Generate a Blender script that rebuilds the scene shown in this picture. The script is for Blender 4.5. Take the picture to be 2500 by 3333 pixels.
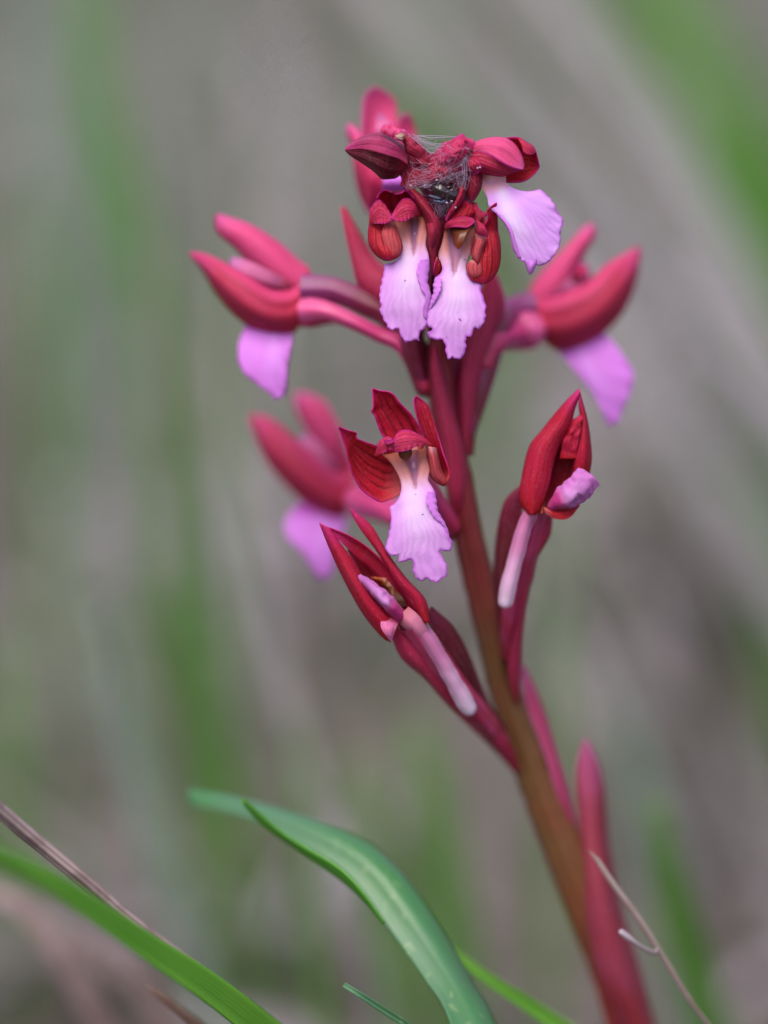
import bpy, math, random
import numpy as np
from mathutils import Vector, noise
from mathutils.geometry import delaunay_2d_cdt

# ------------------------------------------------------------------ scene, camera, sky, sun
for o in list(bpy.data.objects):
    bpy.data.objects.remove(o, do_unlink=True)
sc = bpy.context.scene
COL = sc.collection
random.seed(7)
RNG = np.random.default_rng(7)

PITCH = math.radians(15.0)          # the camera looks a little down on the plant
DIST = 0.41                         # metres from lens to the plane in focus
HALF_H = 0.049                      # half the height of the field in focus (98 mm)
CAM_Z = 0.231
FW = Vector((0, math.cos(PITCH), -math.sin(PITCH)))
UP = Vector((0, math.sin(PITCH), math.cos(PITCH)))
RT = Vector((1, 0, 0))
CAM = Vector((0, 0, CAM_Z))

cam_data = bpy.data.cameras.new('camera')
cam = bpy.data.objects.new('camera', cam_data)
COL.objects.link(cam)
cam.location = CAM
cam.rotation_euler = (math.pi / 2 - PITCH, 0, 0)
cam_data.sensor_fit = 'VERTICAL'
cam_data.lens = 100.0
cam_data.sensor_height = 100.0 * 2 * HALF_H / DIST
cam_data.sensor_width = cam_data.sensor_height * 0.75
cam_data.clip_start = 0.01
cam_data.clip_end = 500
cam_data.dof.use_dof = True
cam_data.dof.focus_distance = DIST
cam_data.dof.aperture_fstop = 4.1
cam_data.dof.aperture_blades = 0
sc.camera = cam

world = bpy.data.worlds.new('World')
sc.world = world
world.use_nodes = True
wn = world.node_tree.nodes
wl = world.node_tree.links
bg = wn['Background']
sky = wn.new('ShaderNodeTexSky')
sky.sky_type = 'NISHITA'
sky.sun_disc = False
SUN_EL, SUN_ROT = math.radians(64), math.radians(205)
sky.sun_elevation = SUN_EL
sky.sun_rotation = SUN_ROT
sky.air_density = 1.0
sky.dust_density = 5.0
sky.ozone_density = 1.0
wl.new(sky.outputs[0], bg.inputs[0])
bg.inputs[1].default_value = 0.14

sun_d = bpy.data.lights.new('sun', 'SUN')
sun_d.energy = 1.1
sun_d.angle = math.radians(40)
sun_d.color = (1.0, 0.96, 0.92)
sun = bpy.data.objects.new('sun', sun_d)
COL.objects.link(sun)
# sky sun_rotation turns clockwise from +Y seen from above
sdir = Vector((math.sin(SUN_ROT) * math.cos(SUN_EL), math.cos(SUN_ROT) * math.cos(SUN_EL), math.sin(SUN_EL)))
sun.rotation_euler = (-sdir).to_track_quat('-Z', 'Y').to_euler()
sun.location = (0, 0, 3)

sc.render.engine = 'CYCLES'
sc.view_settings.view_transform = 'Standard'
sc.view_settings.look = 'None'
sc.view_settings.exposure = 0.95
sc.view_settings.gamma = 1.0
sc.cycles.max_bounces = 8
sc.cycles.transmission_bounces = 6

# ------------------------------------------------------------------ pixel -> place
PW, PH = 2500.0, 3333.0

def P(x, y, d=0.0):
    """photo pixel + millimetres behind the plane in focus -> world point"""
    Z = DIST + d / 1000.0
    k = HALF_H / DIST / (PH / 2)
    return CAM + FW * Z + RT * ((x - PW / 2) * k * Z) + UP * (-(y - PH / 2) * k * Z)

def y_ground(d, z=-0.002):
    Z = DIST + d / 1000.0
    up = (z - CAM_Z + Z * math.sin(PITCH)) / math.cos(PITCH)
    return PH / 2 - up / (HALF_H / DIST / (PH / 2) * Z)

def frame(ox, oy, s):
    return lambda p: (ox + p[0] / s, oy + p[1] / s) + tuple(p[2:])

F_DISP = frame(0, 0, 1659 / 2500)
R1 = frame(1050, 250, 1.9518)
R2 = frame(1050, 1230, 3.16)
R3 = frame(600, 650, 2.37)
R4 = frame(1500, 700, 2.552)
R5 = frame(780, 1250, 2.9105)
R6 = frame(1550, 1230, 2.28)
R7 = frame(1000, 1640, 2.212)
R8 = frame(1600, 2100, 1.794)
B1 = frame(0, 2400, 0.976)
T3 = frame(1100, 350, 4.1475)
T4 = frame(1350, 400, 3.687)
T5 = frame(1170, 600, 4.0227)
T6 = frame(1350, 600, 3.815)
T8 = frame(1150, 1050, 3.016)

# ------------------------------------------------------------------ curve helpers
def catmull(pts, sub=8):
    pts = [np.array(p, float) for p in pts]
    if len(pts) < 3:
        return np.array(pts)
    q = [2 * pts[0] - pts[1]] + pts + [2 * pts[-1] - pts[-2]]
    out = []
    for i in range(1, len(q) - 2):
        p0, p1, p2, p3 = q[i - 1], q[i], q[i + 1], q[i + 2]
        for k in range(sub):
            t = k / sub
            out.append(0.5 * ((2 * p1) + (-p0 + p2) * t + (2 * p0 - 5 * p1 + 4 * p2 - p3) * t * t
                              + (-p0 + 3 * p1 - 3 * p2 + p3) * t ** 3))
    out.append(pts[-1])
    return np.array(out)

def resample(pts, n, dims=2):
    pts = np.array(pts, float)
    seg = np.sqrt(((pts[1:, :dims] - pts[:-1, :dims]) ** 2).sum(1))
    s = np.concatenate([[0], np.cumsum(seg)])
    if s[-1] == 0:
        return np.repeat(pts[:1], n + 1, 0)
    t = np.linspace(0, s[-1], n + 1)
    return np.stack([np.interp(t, s, pts[:, k]) for k in range(pts.shape[1])], 1)

def prof(vals, n):
    if not isinstance(vals, (list, tuple)):
        vals = [vals, vals]
    if len(vals) == 1:
        vals = vals * 2
    c = catmull([(float(i), v) for i, v in enumerate(vals)], 10) if len(vals) > 2 else np.array([(0, vals[0]), (1, vals[1])], float)
    t = np.linspace(c[0, 0], c[-1, 0], n + 1)
    return np.interp(t, c[:, 0], c[:, 1])

class Geo:
    """collects patches that become one mesh object"""
    def __init__(self):
        self.v, self.f, self.uv, self.mi, self.edge, self.cav = [], [], [], [], {}, {}
    def grid(self, pts, us, vs, slot=0, closed=False):
        n, m = len(pts), len(pts[0])
        b = len(self.v)
        for row in pts:
            self.v.extend(row)
        for i in range(n - 1):
            for j in range(m - 1):
                a, c, d, e = b + i * m + j, b + i * m + j + 1, b + (i + 1) * m + j + 1, b + (i + 1) * m + j
                if closed and j == m - 2:
                    c, d = b + i * m, b + (i + 1) * m
                self.f.append((a, c, d, e))
                self.uv.append(((us[j], vs[i]), (us[j + 1], vs[i]), (us[j + 1], vs[i + 1]), (us[j], vs[i + 1])))
                self.mi.append(slot)
        return self

def lobe(g, T, L, R, z=(0,), zL=None, zR=None, n=56, m=18, ripple=0.0, freq=7, crumple=0.0, cscale=900, slot=0,
         smooth=True, seed=0, scallop=0.0, sfreq=16, across=None, across_fade=1.0):
    """a petal-like sheet between two traced edges (base to tip) with its own depth profile in mm"""
    L = [T(p) for p in L]; R = [T(p) for p in R]
    Lr = resample(catmull(L, 6) if smooth else L, n)
    Rr = resample(catmull(R, 6) if smooth else R, n)
    zm = prof(list(z), n)
    zl = prof(list(zL), n) if zL is not None else zm
    zr = prof(list(zR), n) if zR is not None else zm
    us = np.linspace(0, 1, m + 1); vs = np.linspace(0, 1, n + 1)
    rows = []
    for i in range(n + 1):
        row = []
        a, b = Lr[i], Rr[i]
        env = min(1, 4 * vs[i] * (1 - vs[i]) * 1.6)
        if scallop:
            w = b - a; L_ = math.hypot(*w[:2]) + 1e-6
            s1 = abs(math.sin(math.pi * sfreq * vs[i] + seed)) + 0.4 * abs(math.sin(math.pi * sfreq * 2.3 * vs[i] + 1.3 * seed))
            s2 = abs(math.sin(math.pi * sfreq * vs[i] + 0.9 + seed)) + 0.4 * abs(math.sin(math.pi * sfreq * 2.1 * vs[i] + 2.1 * seed))
            a = a - w / L_ * (s1 - 0.7) * scallop * env
            b = b + w / L_ * (s2 - 0.7) * scallop * env
        for j in range(m + 1):
            u = us[j]
            p = a * (1 - u) + b * u
            q = (2 * u - 1)
            d = zm[i] * (1 - q * q) + (zl[i] if q < 0 else zr[i]) * q * q
            if across:
                d += np.interp(u, np.linspace(0, 1, len(across)), across) * (1 - across_fade * vs[i])
            if ripple:
                d += ripple * abs(q) ** 2.5 * math.sin(2 * math.pi * freq * vs[i] + (1.7 if q > 0 else 0) + seed) * env
            w = P(p[0], p[1], d)
            if crumple:
                nv = noise.noise_vector(w * cscale + Vector((seed * 3.1, 0, 0)))
                nv2 = noise.noise_vector(w * cscale * 2.3 + Vector((0, seed * 3.1, 5)))
                w = w + (nv * 1.0 + nv2 * 0.45) * crumple / 1000.0 * min(1, vs[i] * 3)
            row.append(w)
        rows.append(row)
    g.grid(rows, us, vs, slot)
    return g

def sheet(g, T, L, R, z=(0,), bow=0.6, ripple=0.1, rfreq=9, crenel=3.2, seed=0, slot=0, skew=0.0, step=7.0, start=0.25, cav=None):
    """a lip: any traced outline filled with a fine mesh; depth (mm) follows the base-tip axis, edges bow back"""
    Lp = resample(catmull([T(p) for p in L], 4), 150); Rp = resample(catmull([T(p) for p in R], 4), 150)
    base = (Lp[0] + Rp[0]) / 2; tip = (Lp[-1] + Rp[-1]) / 2
    ax = tip - base; ln = np.hypot(*ax); ax = ax / ln; sd = np.array([-ax[1], ax[0]])
    out = np.vstack([Lp, Rp[::-1]])
    out = resample(np.vstack([out, out[:1]]), int(ln * 2.6 / 4.0))[:-1]
    keep = [0]
    for i in range(1, len(out)):
        if np.hypot(*(out[i] - out[keep[-1]])) > 2.0: keep.append(i)
    out = out[keep]
    # fine crenulation of the margin
    nb = len(out)
    tang = np.roll(out, -1, 0) - np.roll(out, 1, 0)
    nrm = np.stack([tang[:, 1], -tang[:, 0]], 1) / (np.hypot(tang[:, 0], tang[:, 1])[:, None] + 1e-9)
    tt = ((out - base) @ ax) / ln
    for i in range(nb):
        w = min(1.0, max(0.0, (tt[i] - start) / 0.15))
        k = noise.noise(Vector((i * 0.33, seed * 7.7, 0))) + 0.8 * (abs(math.sin(i * 0.55 + seed)) - 0.6)
        out[i] = out[i] + nrm[i] * crenel * k * w
    x0, y0 = out.min(0); x1, y1 = out.max(0)
    pts = []
    rr = random.Random(seed + 11)
    for yy in np.arange(y0, y1, step):
        for xx in np.arange(x0, x1, step):
            pts.append((xx + rr.uniform(-1.5, 1.5), yy + rr.uniform(-1.5, 1.5)))
    pts = np.array(pts)
    a = out; b = np.roll(out, -1, 0)
    inside = np.zeros(len(pts), bool)
    for i in range(nb):
        c = (a[i, 1] > pts[:, 1]) != (b[i, 1] > pts[:, 1])
        xi = (b[i, 0] - a[i, 0]) * (pts[:, 1] - a[i, 1]) / (b[i, 1] - a[i, 1] + 1e-12) + a[i, 0]
        inside ^= c & (pts[:, 0] < xi)
    dist = np.min(np.hypot(pts[:, None, 0] - out[None, :, 0], pts[:, None, 1] - out[None, :, 1]), 1)
    sel = inside & (dist > 4.0)
    pts = pts[sel]
    al = [Vector(p) for p in out] + [Vector(p) for p in pts]
    ed = [(i, (i + 1) % nb) for i in range(nb)]
    vo, eo, fo = delaunay_2d_cdt(al, ed, [], 1, 1e-4)[:3]
    q = np.array([tuple(v) for v in vo])
    dq = np.min(np.hypot(q[:, None, 0] - out[None, :, 0], q[:, None, 1] - out[None, :, 1]), 1)
    t = ((q - base) @ ax) / ln
    lat = (q - base) @ sd
    W = np.abs((out - base) @ sd).max()
    zp = prof(list(z), 100)
    zz = np.interp(np.clip(t, 0, 1), np.linspace(0, 1, 101), zp)
    b0 = len(g.v)
    uvs = []
    for i in range(len(q)):
        sN = lat[i] / W
        ang = math.atan2(lat[i], max(5.0, t[i] * ln + 0.05 * ln))
        e = math.exp(-dq[i] / 22.0)
        d = zz[i] + bow * sN * sN + skew * sN
        d += ripple * e * (math.sin(ang * rfreq * 2 + t[i] * 13 + seed) + 0.6 * math.sin(ang * rfreq * 4.3 + t[i] * 29 + 2 * seed)) * min(1, max(0, (t[i] - 0.15) * 4))
        d += 0.10 * noise.noise(Vector((q[i, 0] * 0.02, q[i, 1] * 0.02, seed)))
        cv = 0.0
        if cav:
            (xl, yt), (xr, _), (xb, yb) = [T(c) for c in cav]
            s_ = (q[i, 1] - yt) / (yb - yt)
            if s_ < 1.15:
                sc_ = min(1, max(0, s_))
                cx = (xl + xr) / 2 * (1 - sc_) + xb * sc_
                hw = (xr - xl) / 2 * (1 - sc_) + 6.0 * sc_
                k_ = abs(q[i, 0] - cx) / hw
                fade = 1.0 if s_ < 0.9 else max(0.0, (1.15 - s_) / 0.25)
                cv = max(0.0, 1 - k_ ** 2) * fade
                d += 0.55 * cv - 0.22 * math.exp(-((k_ - 1.5) / 0.5) ** 2) * fade * (1 - 0.5 * sc_)
        g.v.append(P(q[i, 0], q[i, 1], d))
        g.cav[b0 + i] = cv
        g.edge[b0 + i] = dq[i] / 33.8
        uvs.append((0.5 + ang, t[i]))
    for f in fo:
        g.f.append(tuple(b0 + k for k in f))
        g.uv.append([uvs[k] for k in f])
        g.mi.append(slot)
    return g

def tube(g, pts, rad, seg=14, sub=8, cap0=False, cap1=True, slot=0, flat=1.0, ribs=0, rib=0.0, n=None, bump=0.0):
    """pts: world points; rad: mm profile"""
    c = catmull([tuple(p) for p in pts], sub) if len(pts) > 2 else np.array([tuple(p) for p in pts])
    n = n or max(10, len(pts) * sub)
    c = resample(c, n, 3)
    r = prof(list(rad), n) / 1000.0
    c = [Vector(p) for p in c]
    rows = []
    nrm = None
    us = np.linspace(0, 1, seg + 1); vs = np.linspace(0, 1, n + 1)
    for i in range(n + 1):
        t = (c[min(i + 1, n)] - c[max(i - 1, 0)])
        if t.length < 1e-9: t = Vector((0, 0, 1))
        t.normalize()
        if nrm is None:
            nrm = (-FW) - t * (-FW).dot(t)
        nrm = nrm - t * nrm.dot(t); nrm.normalize()
        bi = t.cross(nrm)
        k = r[i]
        if cap1:
            e = (n - i) * (c[1] - c[0]).length
            if e < r[-1]: k = k * math.sqrt(max(0.0, 1 - (1 - e / r[-1]) ** 2))
        if cap0:
            e = i * (c[1] - c[0]).length
            if e < r[0]: k = k * math.sqrt(max(0.0, 1 - (1 - e / r[0]) ** 2))
        row = []
        for j in range(seg + 1):
            a = 2 * math.pi * j / seg
            kk = k * (1 + rib * math.cos(ribs * a))
            w = c[i] + nrm * (math.cos(a) * kk * flat) + bi * (math.sin(a) * kk)
            if bump:
                w = w + (w - c[i]) * noise.noise(w * 700) * bump
            row.append(w)
        rows.append(row)
    g.grid(rows, us, vs, slot)
    if cap0 or cap1:
        pass
    return g

def tpts(T, pts):
    return [P(*T(p)) for p in pts]

def make(name, g, mats, parent=None, origin=None, solid=0.0, smooth=True):
    me = bpy.data.meshes.new(name)
    org = origin if origin is not None else (parent['_org'] if parent is not None else (0, 0, 0))
    org = Vector(org)
    me.from_pydata([tuple(Vector(v) - org) for v in g.v], [], g.f)
    uvl = me.uv_layers.new(name='UVMap')
    uvl.data.foreach_set('uv', [c for f in g.uv for p in f for c in p])
    if not isinstance(mats, (list, tuple)): mats = [mats]
    for mm in mats: me.materials.append(mm)
    if g.cav:
        at = me.attributes.new('cavity', 'FLOAT', 'POINT')
        at.data.foreach_set('value', [g.cav.get(i, 0.0) for i in range(len(g.v))])
    if g.edge:
        at = me.attributes.new('edge', 'FLOAT', 'POINT')
        at.data.foreach_set('value', [g.edge.get(i, 3.0) for i in range(len(g.v))])
    me.polygons.foreach_set('material_index', g.mi)
    me.polygons.foreach_set('use_smooth', [smooth] * len(g.f))
    me.update()
    o = bpy.data.objects.new(name, me)
    COL.objects.link(o)
    if parent is not None:
        o.parent = parent
        ORG[o.name] = org
        o['_org'] = tuple(org)
    else:
        o.location = org
        o['_org'] = tuple(org)
    if solid:
        md = o.modifiers.new('thickness', 'SOLIDIFY')
        md.thickness = solid / 1000.0
        md.offset = 0
        md.use_even_offset = False
    return o
ORG = {}

def empty(name, loc):
    o = bpy.data.objects.new(name, None)
    o.empty_display_size = 0.01
    COL.objects.link(o)
    o.location = loc
    o['_org'] = tuple(loc)
    return o

def tag(o, label=None, cat=None, group=None, kind=None):
    if label: o['label'] = label
    if cat: o['category'] = cat
    if group: o['group'] = group
    if kind: o['kind'] = kind
    return o

# ------------------------------------------------------------------ materials
def lin(r, g, b, a=1.0):
    f = lambda c: (c / 255 / 12.92) if c / 255 <= 0.04045 else ((c / 255 + 0.055) / 1.055) ** 2.4
    return (f(r), f(g), f(b), a)

class NT:
    def __init__(self, name):
        self.m = bpy.data.materials.new(name)
        self.m.use_nodes = True
        self.t = self.m.node_tree
        self.t.nodes.clear()
        self.out = self.n('ShaderNodeOutputMaterial')
    def n(self, typ, **kw):
        nd = self.t.nodes.new(typ)
        for k, v in kw.items(): setattr(nd, k, v)
        return nd
    def set(self, sock, v):
        if hasattr(v, 'is_linked') or isinstance(v, bpy.types.NodeSocket):
            self.t.links.new(v, sock)
        else:
            sock.default_value = v
    def math(self, op, a, b=0.0, c=None, clamp=False):
        nd = self.n('ShaderNodeMath', operation=op, use_clamp=clamp)
        self.set(nd.inputs[0], a); self.set(nd.inputs[1], b)
        if c is not None: self.set(nd.inputs[2], c)
        return nd.outputs[0]
    def ss(self, x, lo, hi):
        nd = self.n('ShaderNodeMapRange', interpolation_type='SMOOTHSTEP')
        self.set(nd.inputs[0], x)
        nd.inputs[1].default_value = lo; nd.inputs[2].default_value = hi
        nd.inputs[3].default_value = 0; nd.inputs[4].default_value = 1
        return nd.outputs[0]
    def mix(self, fac, a, b, blend='MIX'):
        nd = self.n('ShaderNodeMix', data_type='RGBA', blend_type=blend)
        self.set(nd.inputs[0], fac); self.set(nd.inputs[6], a); self.set(nd.inputs[7], b)
        return nd.outputs[2]
    def ramp(self, fac, stops, interp='EASE'):
        nd = self.n('ShaderNodeValToRGB')
        nd.color_ramp.interpolation = interp
        els = nd.color_ramp.elements
        while len(els) > 1: els.remove(els[-1])
        els[0].position, els[0].color = stops[0]
        for p, c in stops[1:]:
            e = els.new(p); e.color = c
        self.set(nd.inputs[0], fac)
        return nd.outputs[0]
    def noise(self, vec, scale, detail=3, rough=0.55):
        nd = self.n('ShaderNodeTexNoise')
        if vec is not None: self.set(nd.inputs['Vector'], vec)
        nd.inputs['Scale'].default_value = scale
        nd.inputs['Detail'].default_value = detail
        nd.inputs['Roughness'].default_value = rough
        return nd.outputs[0]
    def uv(self):
        t = self.n('ShaderNodeTexCoord')
        s = self.n('ShaderNodeSeparateXYZ')
        self.t.links.new(t.outputs['UV'], s.inputs[0])
        self.tc = t
        return s.outputs[0], s.outputs[1]
    def finish(self, col, rough=0.45, trans=0.3, trans_col=None, height=None, bump_dist=0.0001, bump_str=0.5,
               spec=0.4, sheen=0.0, sss=0.0):
        b = self.n('ShaderNodeBsdfPrincipled')
        self.set(b.inputs['Base Color'], col)
        self.set(b.inputs['Roughness'], rough)
        b.inputs['Specular IOR Level'].default_value = spec
        if sheen:
            b.inputs['Sheen Weight'].default_value = sheen
            b.inputs['Sheen Roughness'].default_value = 0.4
        if height is not None:
            bm = self.n('ShaderNodeBump')
            bm.inputs['Strength'].default_value = bump_str
            bm.inputs['Distance'].default_value = bump_dist
            self.set(bm.inputs['Height'], height)
            self.t.links.new(bm.outputs[0], b.inputs['Normal'])
        if trans > 0:
            tr = self.n('ShaderNodeBsdfTranslucent')
            self.set(tr.inputs[0], trans_col if trans_col is not None else col)
            mx = self.n('ShaderNodeMixShader')
            mx.inputs[0].default_value = trans
            self.t.links.new(b.outputs[0], mx.inputs[1]); self.t.links.new(tr.outputs[0], mx.inputs[2])
            self.t.links.new(mx.outputs[0], self.out.inputs[0])
        else:
            self.t.links.new(b.outputs[0], self.out.inputs[0])
        return self.m

def petal_mat(name, base, body, tip, edge, vein_col, veins=6, vein_amt=0.75, margin=0.05, trans=0.42, base_len=0.22,
              rough=0.52, vfade=0.2, blotch=0.25, upper=None, vein_bump=1.0):
    t = NT(name)
    u, v = t.uv()
    nz = t.noise(t.tc.outputs['Object'], 900, 3)
    nz2 = t.noise(t.tc.outputs['Object'], 260, 2)
    vv = t.math('ADD', v, t.math('MULTIPLY', t.math('SUBTRACT', nz2, 0.5), 0.14))
    col = t.ramp(vv, [(0.0, base), (base_len, body), (0.72, body), (1.0, tip)])
    col = t.mix(t.math('MULTIPLY', t.ss(nz2, 0.4, 0.7), blotch), col, t.mix(0.5, body, tip))
    uw = t.math('ADD', u, t.math('ADD', t.math('MULTIPLY', t.math('SUBTRACT', nz2, 0.5), 0.16), t.math('MULTIPLY', t.math('SINE', t.math('MULTIPLY', u, 11.0)), 0.02)))
    fr = t.math('ABSOLUTE', t.math('SUBTRACT', t.math('FRACT', t.math('MULTIPLY', uw, veins)), 0.5))
    vein = t.math('SUBTRACT', 1.0, t.ss(fr, 0.0, 0.24))
    vein = t.math('MULTIPLY', vein, t.ss(v, 0.08, vfade + 0.1))
    vein = t.math('MULTIPLY', vein, t.math('SUBTRACT', 1.0, t.ss(v, 0.72, 0.97)))
    vein = t.math('MULTIPLY', vein, t.ss(t.math('SUBTRACT', 0.5, t.math('ABSOLUTE', t.math('SUBTRACT', u, 0.5))), 0.03, 0.12))
    fr2 = t.math('ABSOLUTE', t.math('SUBTRACT', t.math('FRACT', t.math('ADD', t.math('MULTIPLY', uw, veins * 2.0), t.math('MULTIPLY', v, 0.9))), 0.5))
    vein2 = t.math('MULTIPLY', t.math('SUBTRACT', 1.0, t.ss(fr2, 0.0, 0.16)), t.math('MULTIPLY', t.ss(v, 0.25, 0.5), t.math('SUBTRACT', 1.0, t.ss(v, 0.6, 0.85))))
    vein = t.math('MULTIPLY', vein, t.math('ADD', 0.6, t.math('MULTIPLY', t.ss(nz, 0.3, 0.65), 0.4)))
    vein = t.math('MAXIMUM', vein, t.math('MULTIPLY', vein2, 0.35))
    col = t.mix(t.math('MULTIPLY', vein, vein_amt), col, vein_col)
    fine = t.noise(t.tc.outputs['Object'], 3200, 2)
    col = t.mix(t.math('MULTIPLY', t.ss(fine, 0.5, 0.75), 0.12), col, t.mix(0.35, col, (1.0, 0.75, 0.8, 1)))
    if upper is not None:  # pinker band along the top edge: overhead light put into the colour
        un = t.math('ADD', u, t.math('MULTIPLY', t.math('SUBTRACT', nz2, 0.5), 0.1))
        col = t.mix(t.math('MULTIPLY', t.math('SUBTRACT', 1.0, t.ss(un, 0.12, 0.36)), 0.85), col, upper)
    ed = t.math('SUBTRACT', 0.5, t.math('ABSOLUTE', t.math('SUBTRACT', u, 0.5)))
    em = t.math('SUBTRACT', 1.0, t.ss(ed, margin * 0.3, margin))
    em = t.math('MULTIPLY', em, t.ss(v, 0.1, 0.35))
    col = t.mix(t.math('MULTIPLY', em, 0.65), col, edge)
    sp = t.noise(t.tc.outputs['Object'], 9000, 2)
    mpp = t.n('ShaderNodeMapping'); mpp.inputs['Scale'].default_value = (34, 2.6, 1)
    t.t.links.new(t.tc.outputs['UV'], mpp.inputs[0])
    stri = t.noise(mpp.outputs[0], 1.0, 4, 0.6)
    col = t.mix(t.math('MULTIPLY', t.ss(stri, 0.5, 0.72), 0.30), col, t.mix(0.22, col, (1.0, 0.55, 0.68, 1)))
    col = t.mix(t.math('MULTIPLY', t.ss(stri, 0.5, 0.3), 0.32), col, t.mix(0.5, col, vein_col))
    h = t.math('ADD', t.math('MULTIPLY', vein, -vein_bump), t.math('ADD', t.math('MULTIPLY', stri, 1.3), t.math('ADD', t.math('MULTIPLY', nz, 0.7), t.math('MULTIPLY', sp, 0.35))))
    return t.finish(col, rough, trans, None, h, 0.00012, 0.55, 0.22, 0.0)

C_CRIM = lin(192, 22, 52); C_MAG = lin(206, 34, 128); C_DARK = lin(70, 4, 14); C_SALM = lin(214, 120, 118)
M_SEPAL = petal_mat('sepal_inner', lin(205, 92, 90), C_CRIM, lin(196, 24, 92), lin(190, 30, 150), C_DARK, 4, 0.75, 0.035)
M_SEPAL_LONG = petal_mat('sepal_inner_lateral', lin(204, 100, 106), lin(186, 22, 44), lin(194, 30, 96), lin(180, 34, 140), C_DARK, 6, 0.75, 0.035, base_len=0.26)
M_PETAL = petal_mat('petal_hood', lin(186, 44, 62), lin(196, 42, 86), lin(198, 44, 130), lin(180, 32, 150), lin(96, 8, 34), 6, 0.7, 0.08)
M_PETAL_PALE = petal_mat('petal_pale', lin(212, 136, 142), lin(192, 76, 86), lin(172, 24, 38), lin(172, 30, 44), lin(120, 16, 24), 4, 0.6, 0.05, trans=0.4)
M_OUTER = petal_mat('sepal_outer', lin(224, 62, 108), lin(194, 44, 96), lin(212, 62, 146), lin(196, 60, 136), lin(130, 24, 64), 3, 0.3, 0.05, vein_bump=0.4)
M_OUTER_PINK = petal_mat('sepal_outer_pink', lin(236, 84, 128), lin(222, 80, 136), lin(222, 96, 164), lin(204, 74, 156), lin(160, 34, 92), 3, 0.2, 0.05, vein_bump=0.3)
M_LATERAL = petal_mat('sepal_outer_lateral', lin(214, 58, 88), lin(188, 48, 84), lin(208, 74, 138), lin(190, 60, 120), lin(120, 18, 52), 2, 0.3, 0.06, upper=lin(212, 70, 124), vein_bump=0.2)
M_PETAL_FAR = petal_mat('petal_far', lin(214, 84, 120), lin(218, 120, 170), lin(214, 130, 200), lin(206, 110, 180), lin(180, 70, 110), 3, 0.2, 0.05, trans=0.4)
M_WITHER = petal_mat('withered_sepal', lin(130, 14, 38), lin(92, 6, 30), lin(100, 8, 42), lin(96, 10, 44), lin(40, 2, 12), 5, 0.8, 0.05, trans=0.2)  # withered maroon, darkened further to paint in the shade beneath the hood
M_WITHER_LIT = petal_mat('withered_sepal_lit', lin(170, 40, 80), lin(150, 36, 84), lin(176, 40, 110), lin(150, 30, 80), lin(96, 14, 50), 4, 0.7, 0.05, trans=0.2)  # top face of the hood, paler pink to paint in light from above
M_WITHER2 = petal_mat('withered_tissue', lin(150, 22, 52), lin(150, 24, 56), lin(140, 30, 80), lin(120, 20, 66), lin(70, 4, 24), 4, 0.4, 0.05, trans=0.25)
M_BUDSEP = petal_mat('closed_sepal', lin(182, 20, 36), lin(184, 24, 58), lin(200, 40, 118), lin(180, 30, 110), lin(120, 8, 34), 5, 0.35, 0.04, vein_bump=0.5)
M_BUDIN = petal_mat('closed_sepal_inside', lin(204, 96, 72), lin(150, 18, 40), lin(140, 16, 50), lin(160, 22, 70), lin(80, 4, 20), 3, 0.5, 0.05)
M_BRACT = petal_mat('bract', lin(140, 28, 46), lin(172, 42, 80), lin(178, 34, 78), lin(184, 56, 110), lin(120, 18, 50), 3, 0.5, 0.06, trans=0.25, vein_bump=0.3)
M_BRACT_PINK = petal_mat('bract_pink', lin(160, 46, 66), lin(176, 62, 104), lin(196, 84, 140), lin(210, 116, 164), lin(150, 34, 80), 3, 0.4, 0.1, trans=0.25, vein_bump=0.3)
M_BRACT_DARK = petal_mat('bract_dark', lin(110, 18, 34), lin(92, 20, 34), lin(120, 30, 60), lin(120, 36, 70), lin(70, 10, 24), 3, 0.4, 0.06, trans=0.2, vein_bump=0.3)
M_SHEATH = petal_mat('sheathing_bract', lin(138, 36, 44), lin(140, 48, 66), lin(180, 82, 134), lin(176, 76, 106), lin(128, 34, 50), 3, 0.3, 0.05, trans=0.25, vein_bump=0.3)

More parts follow.
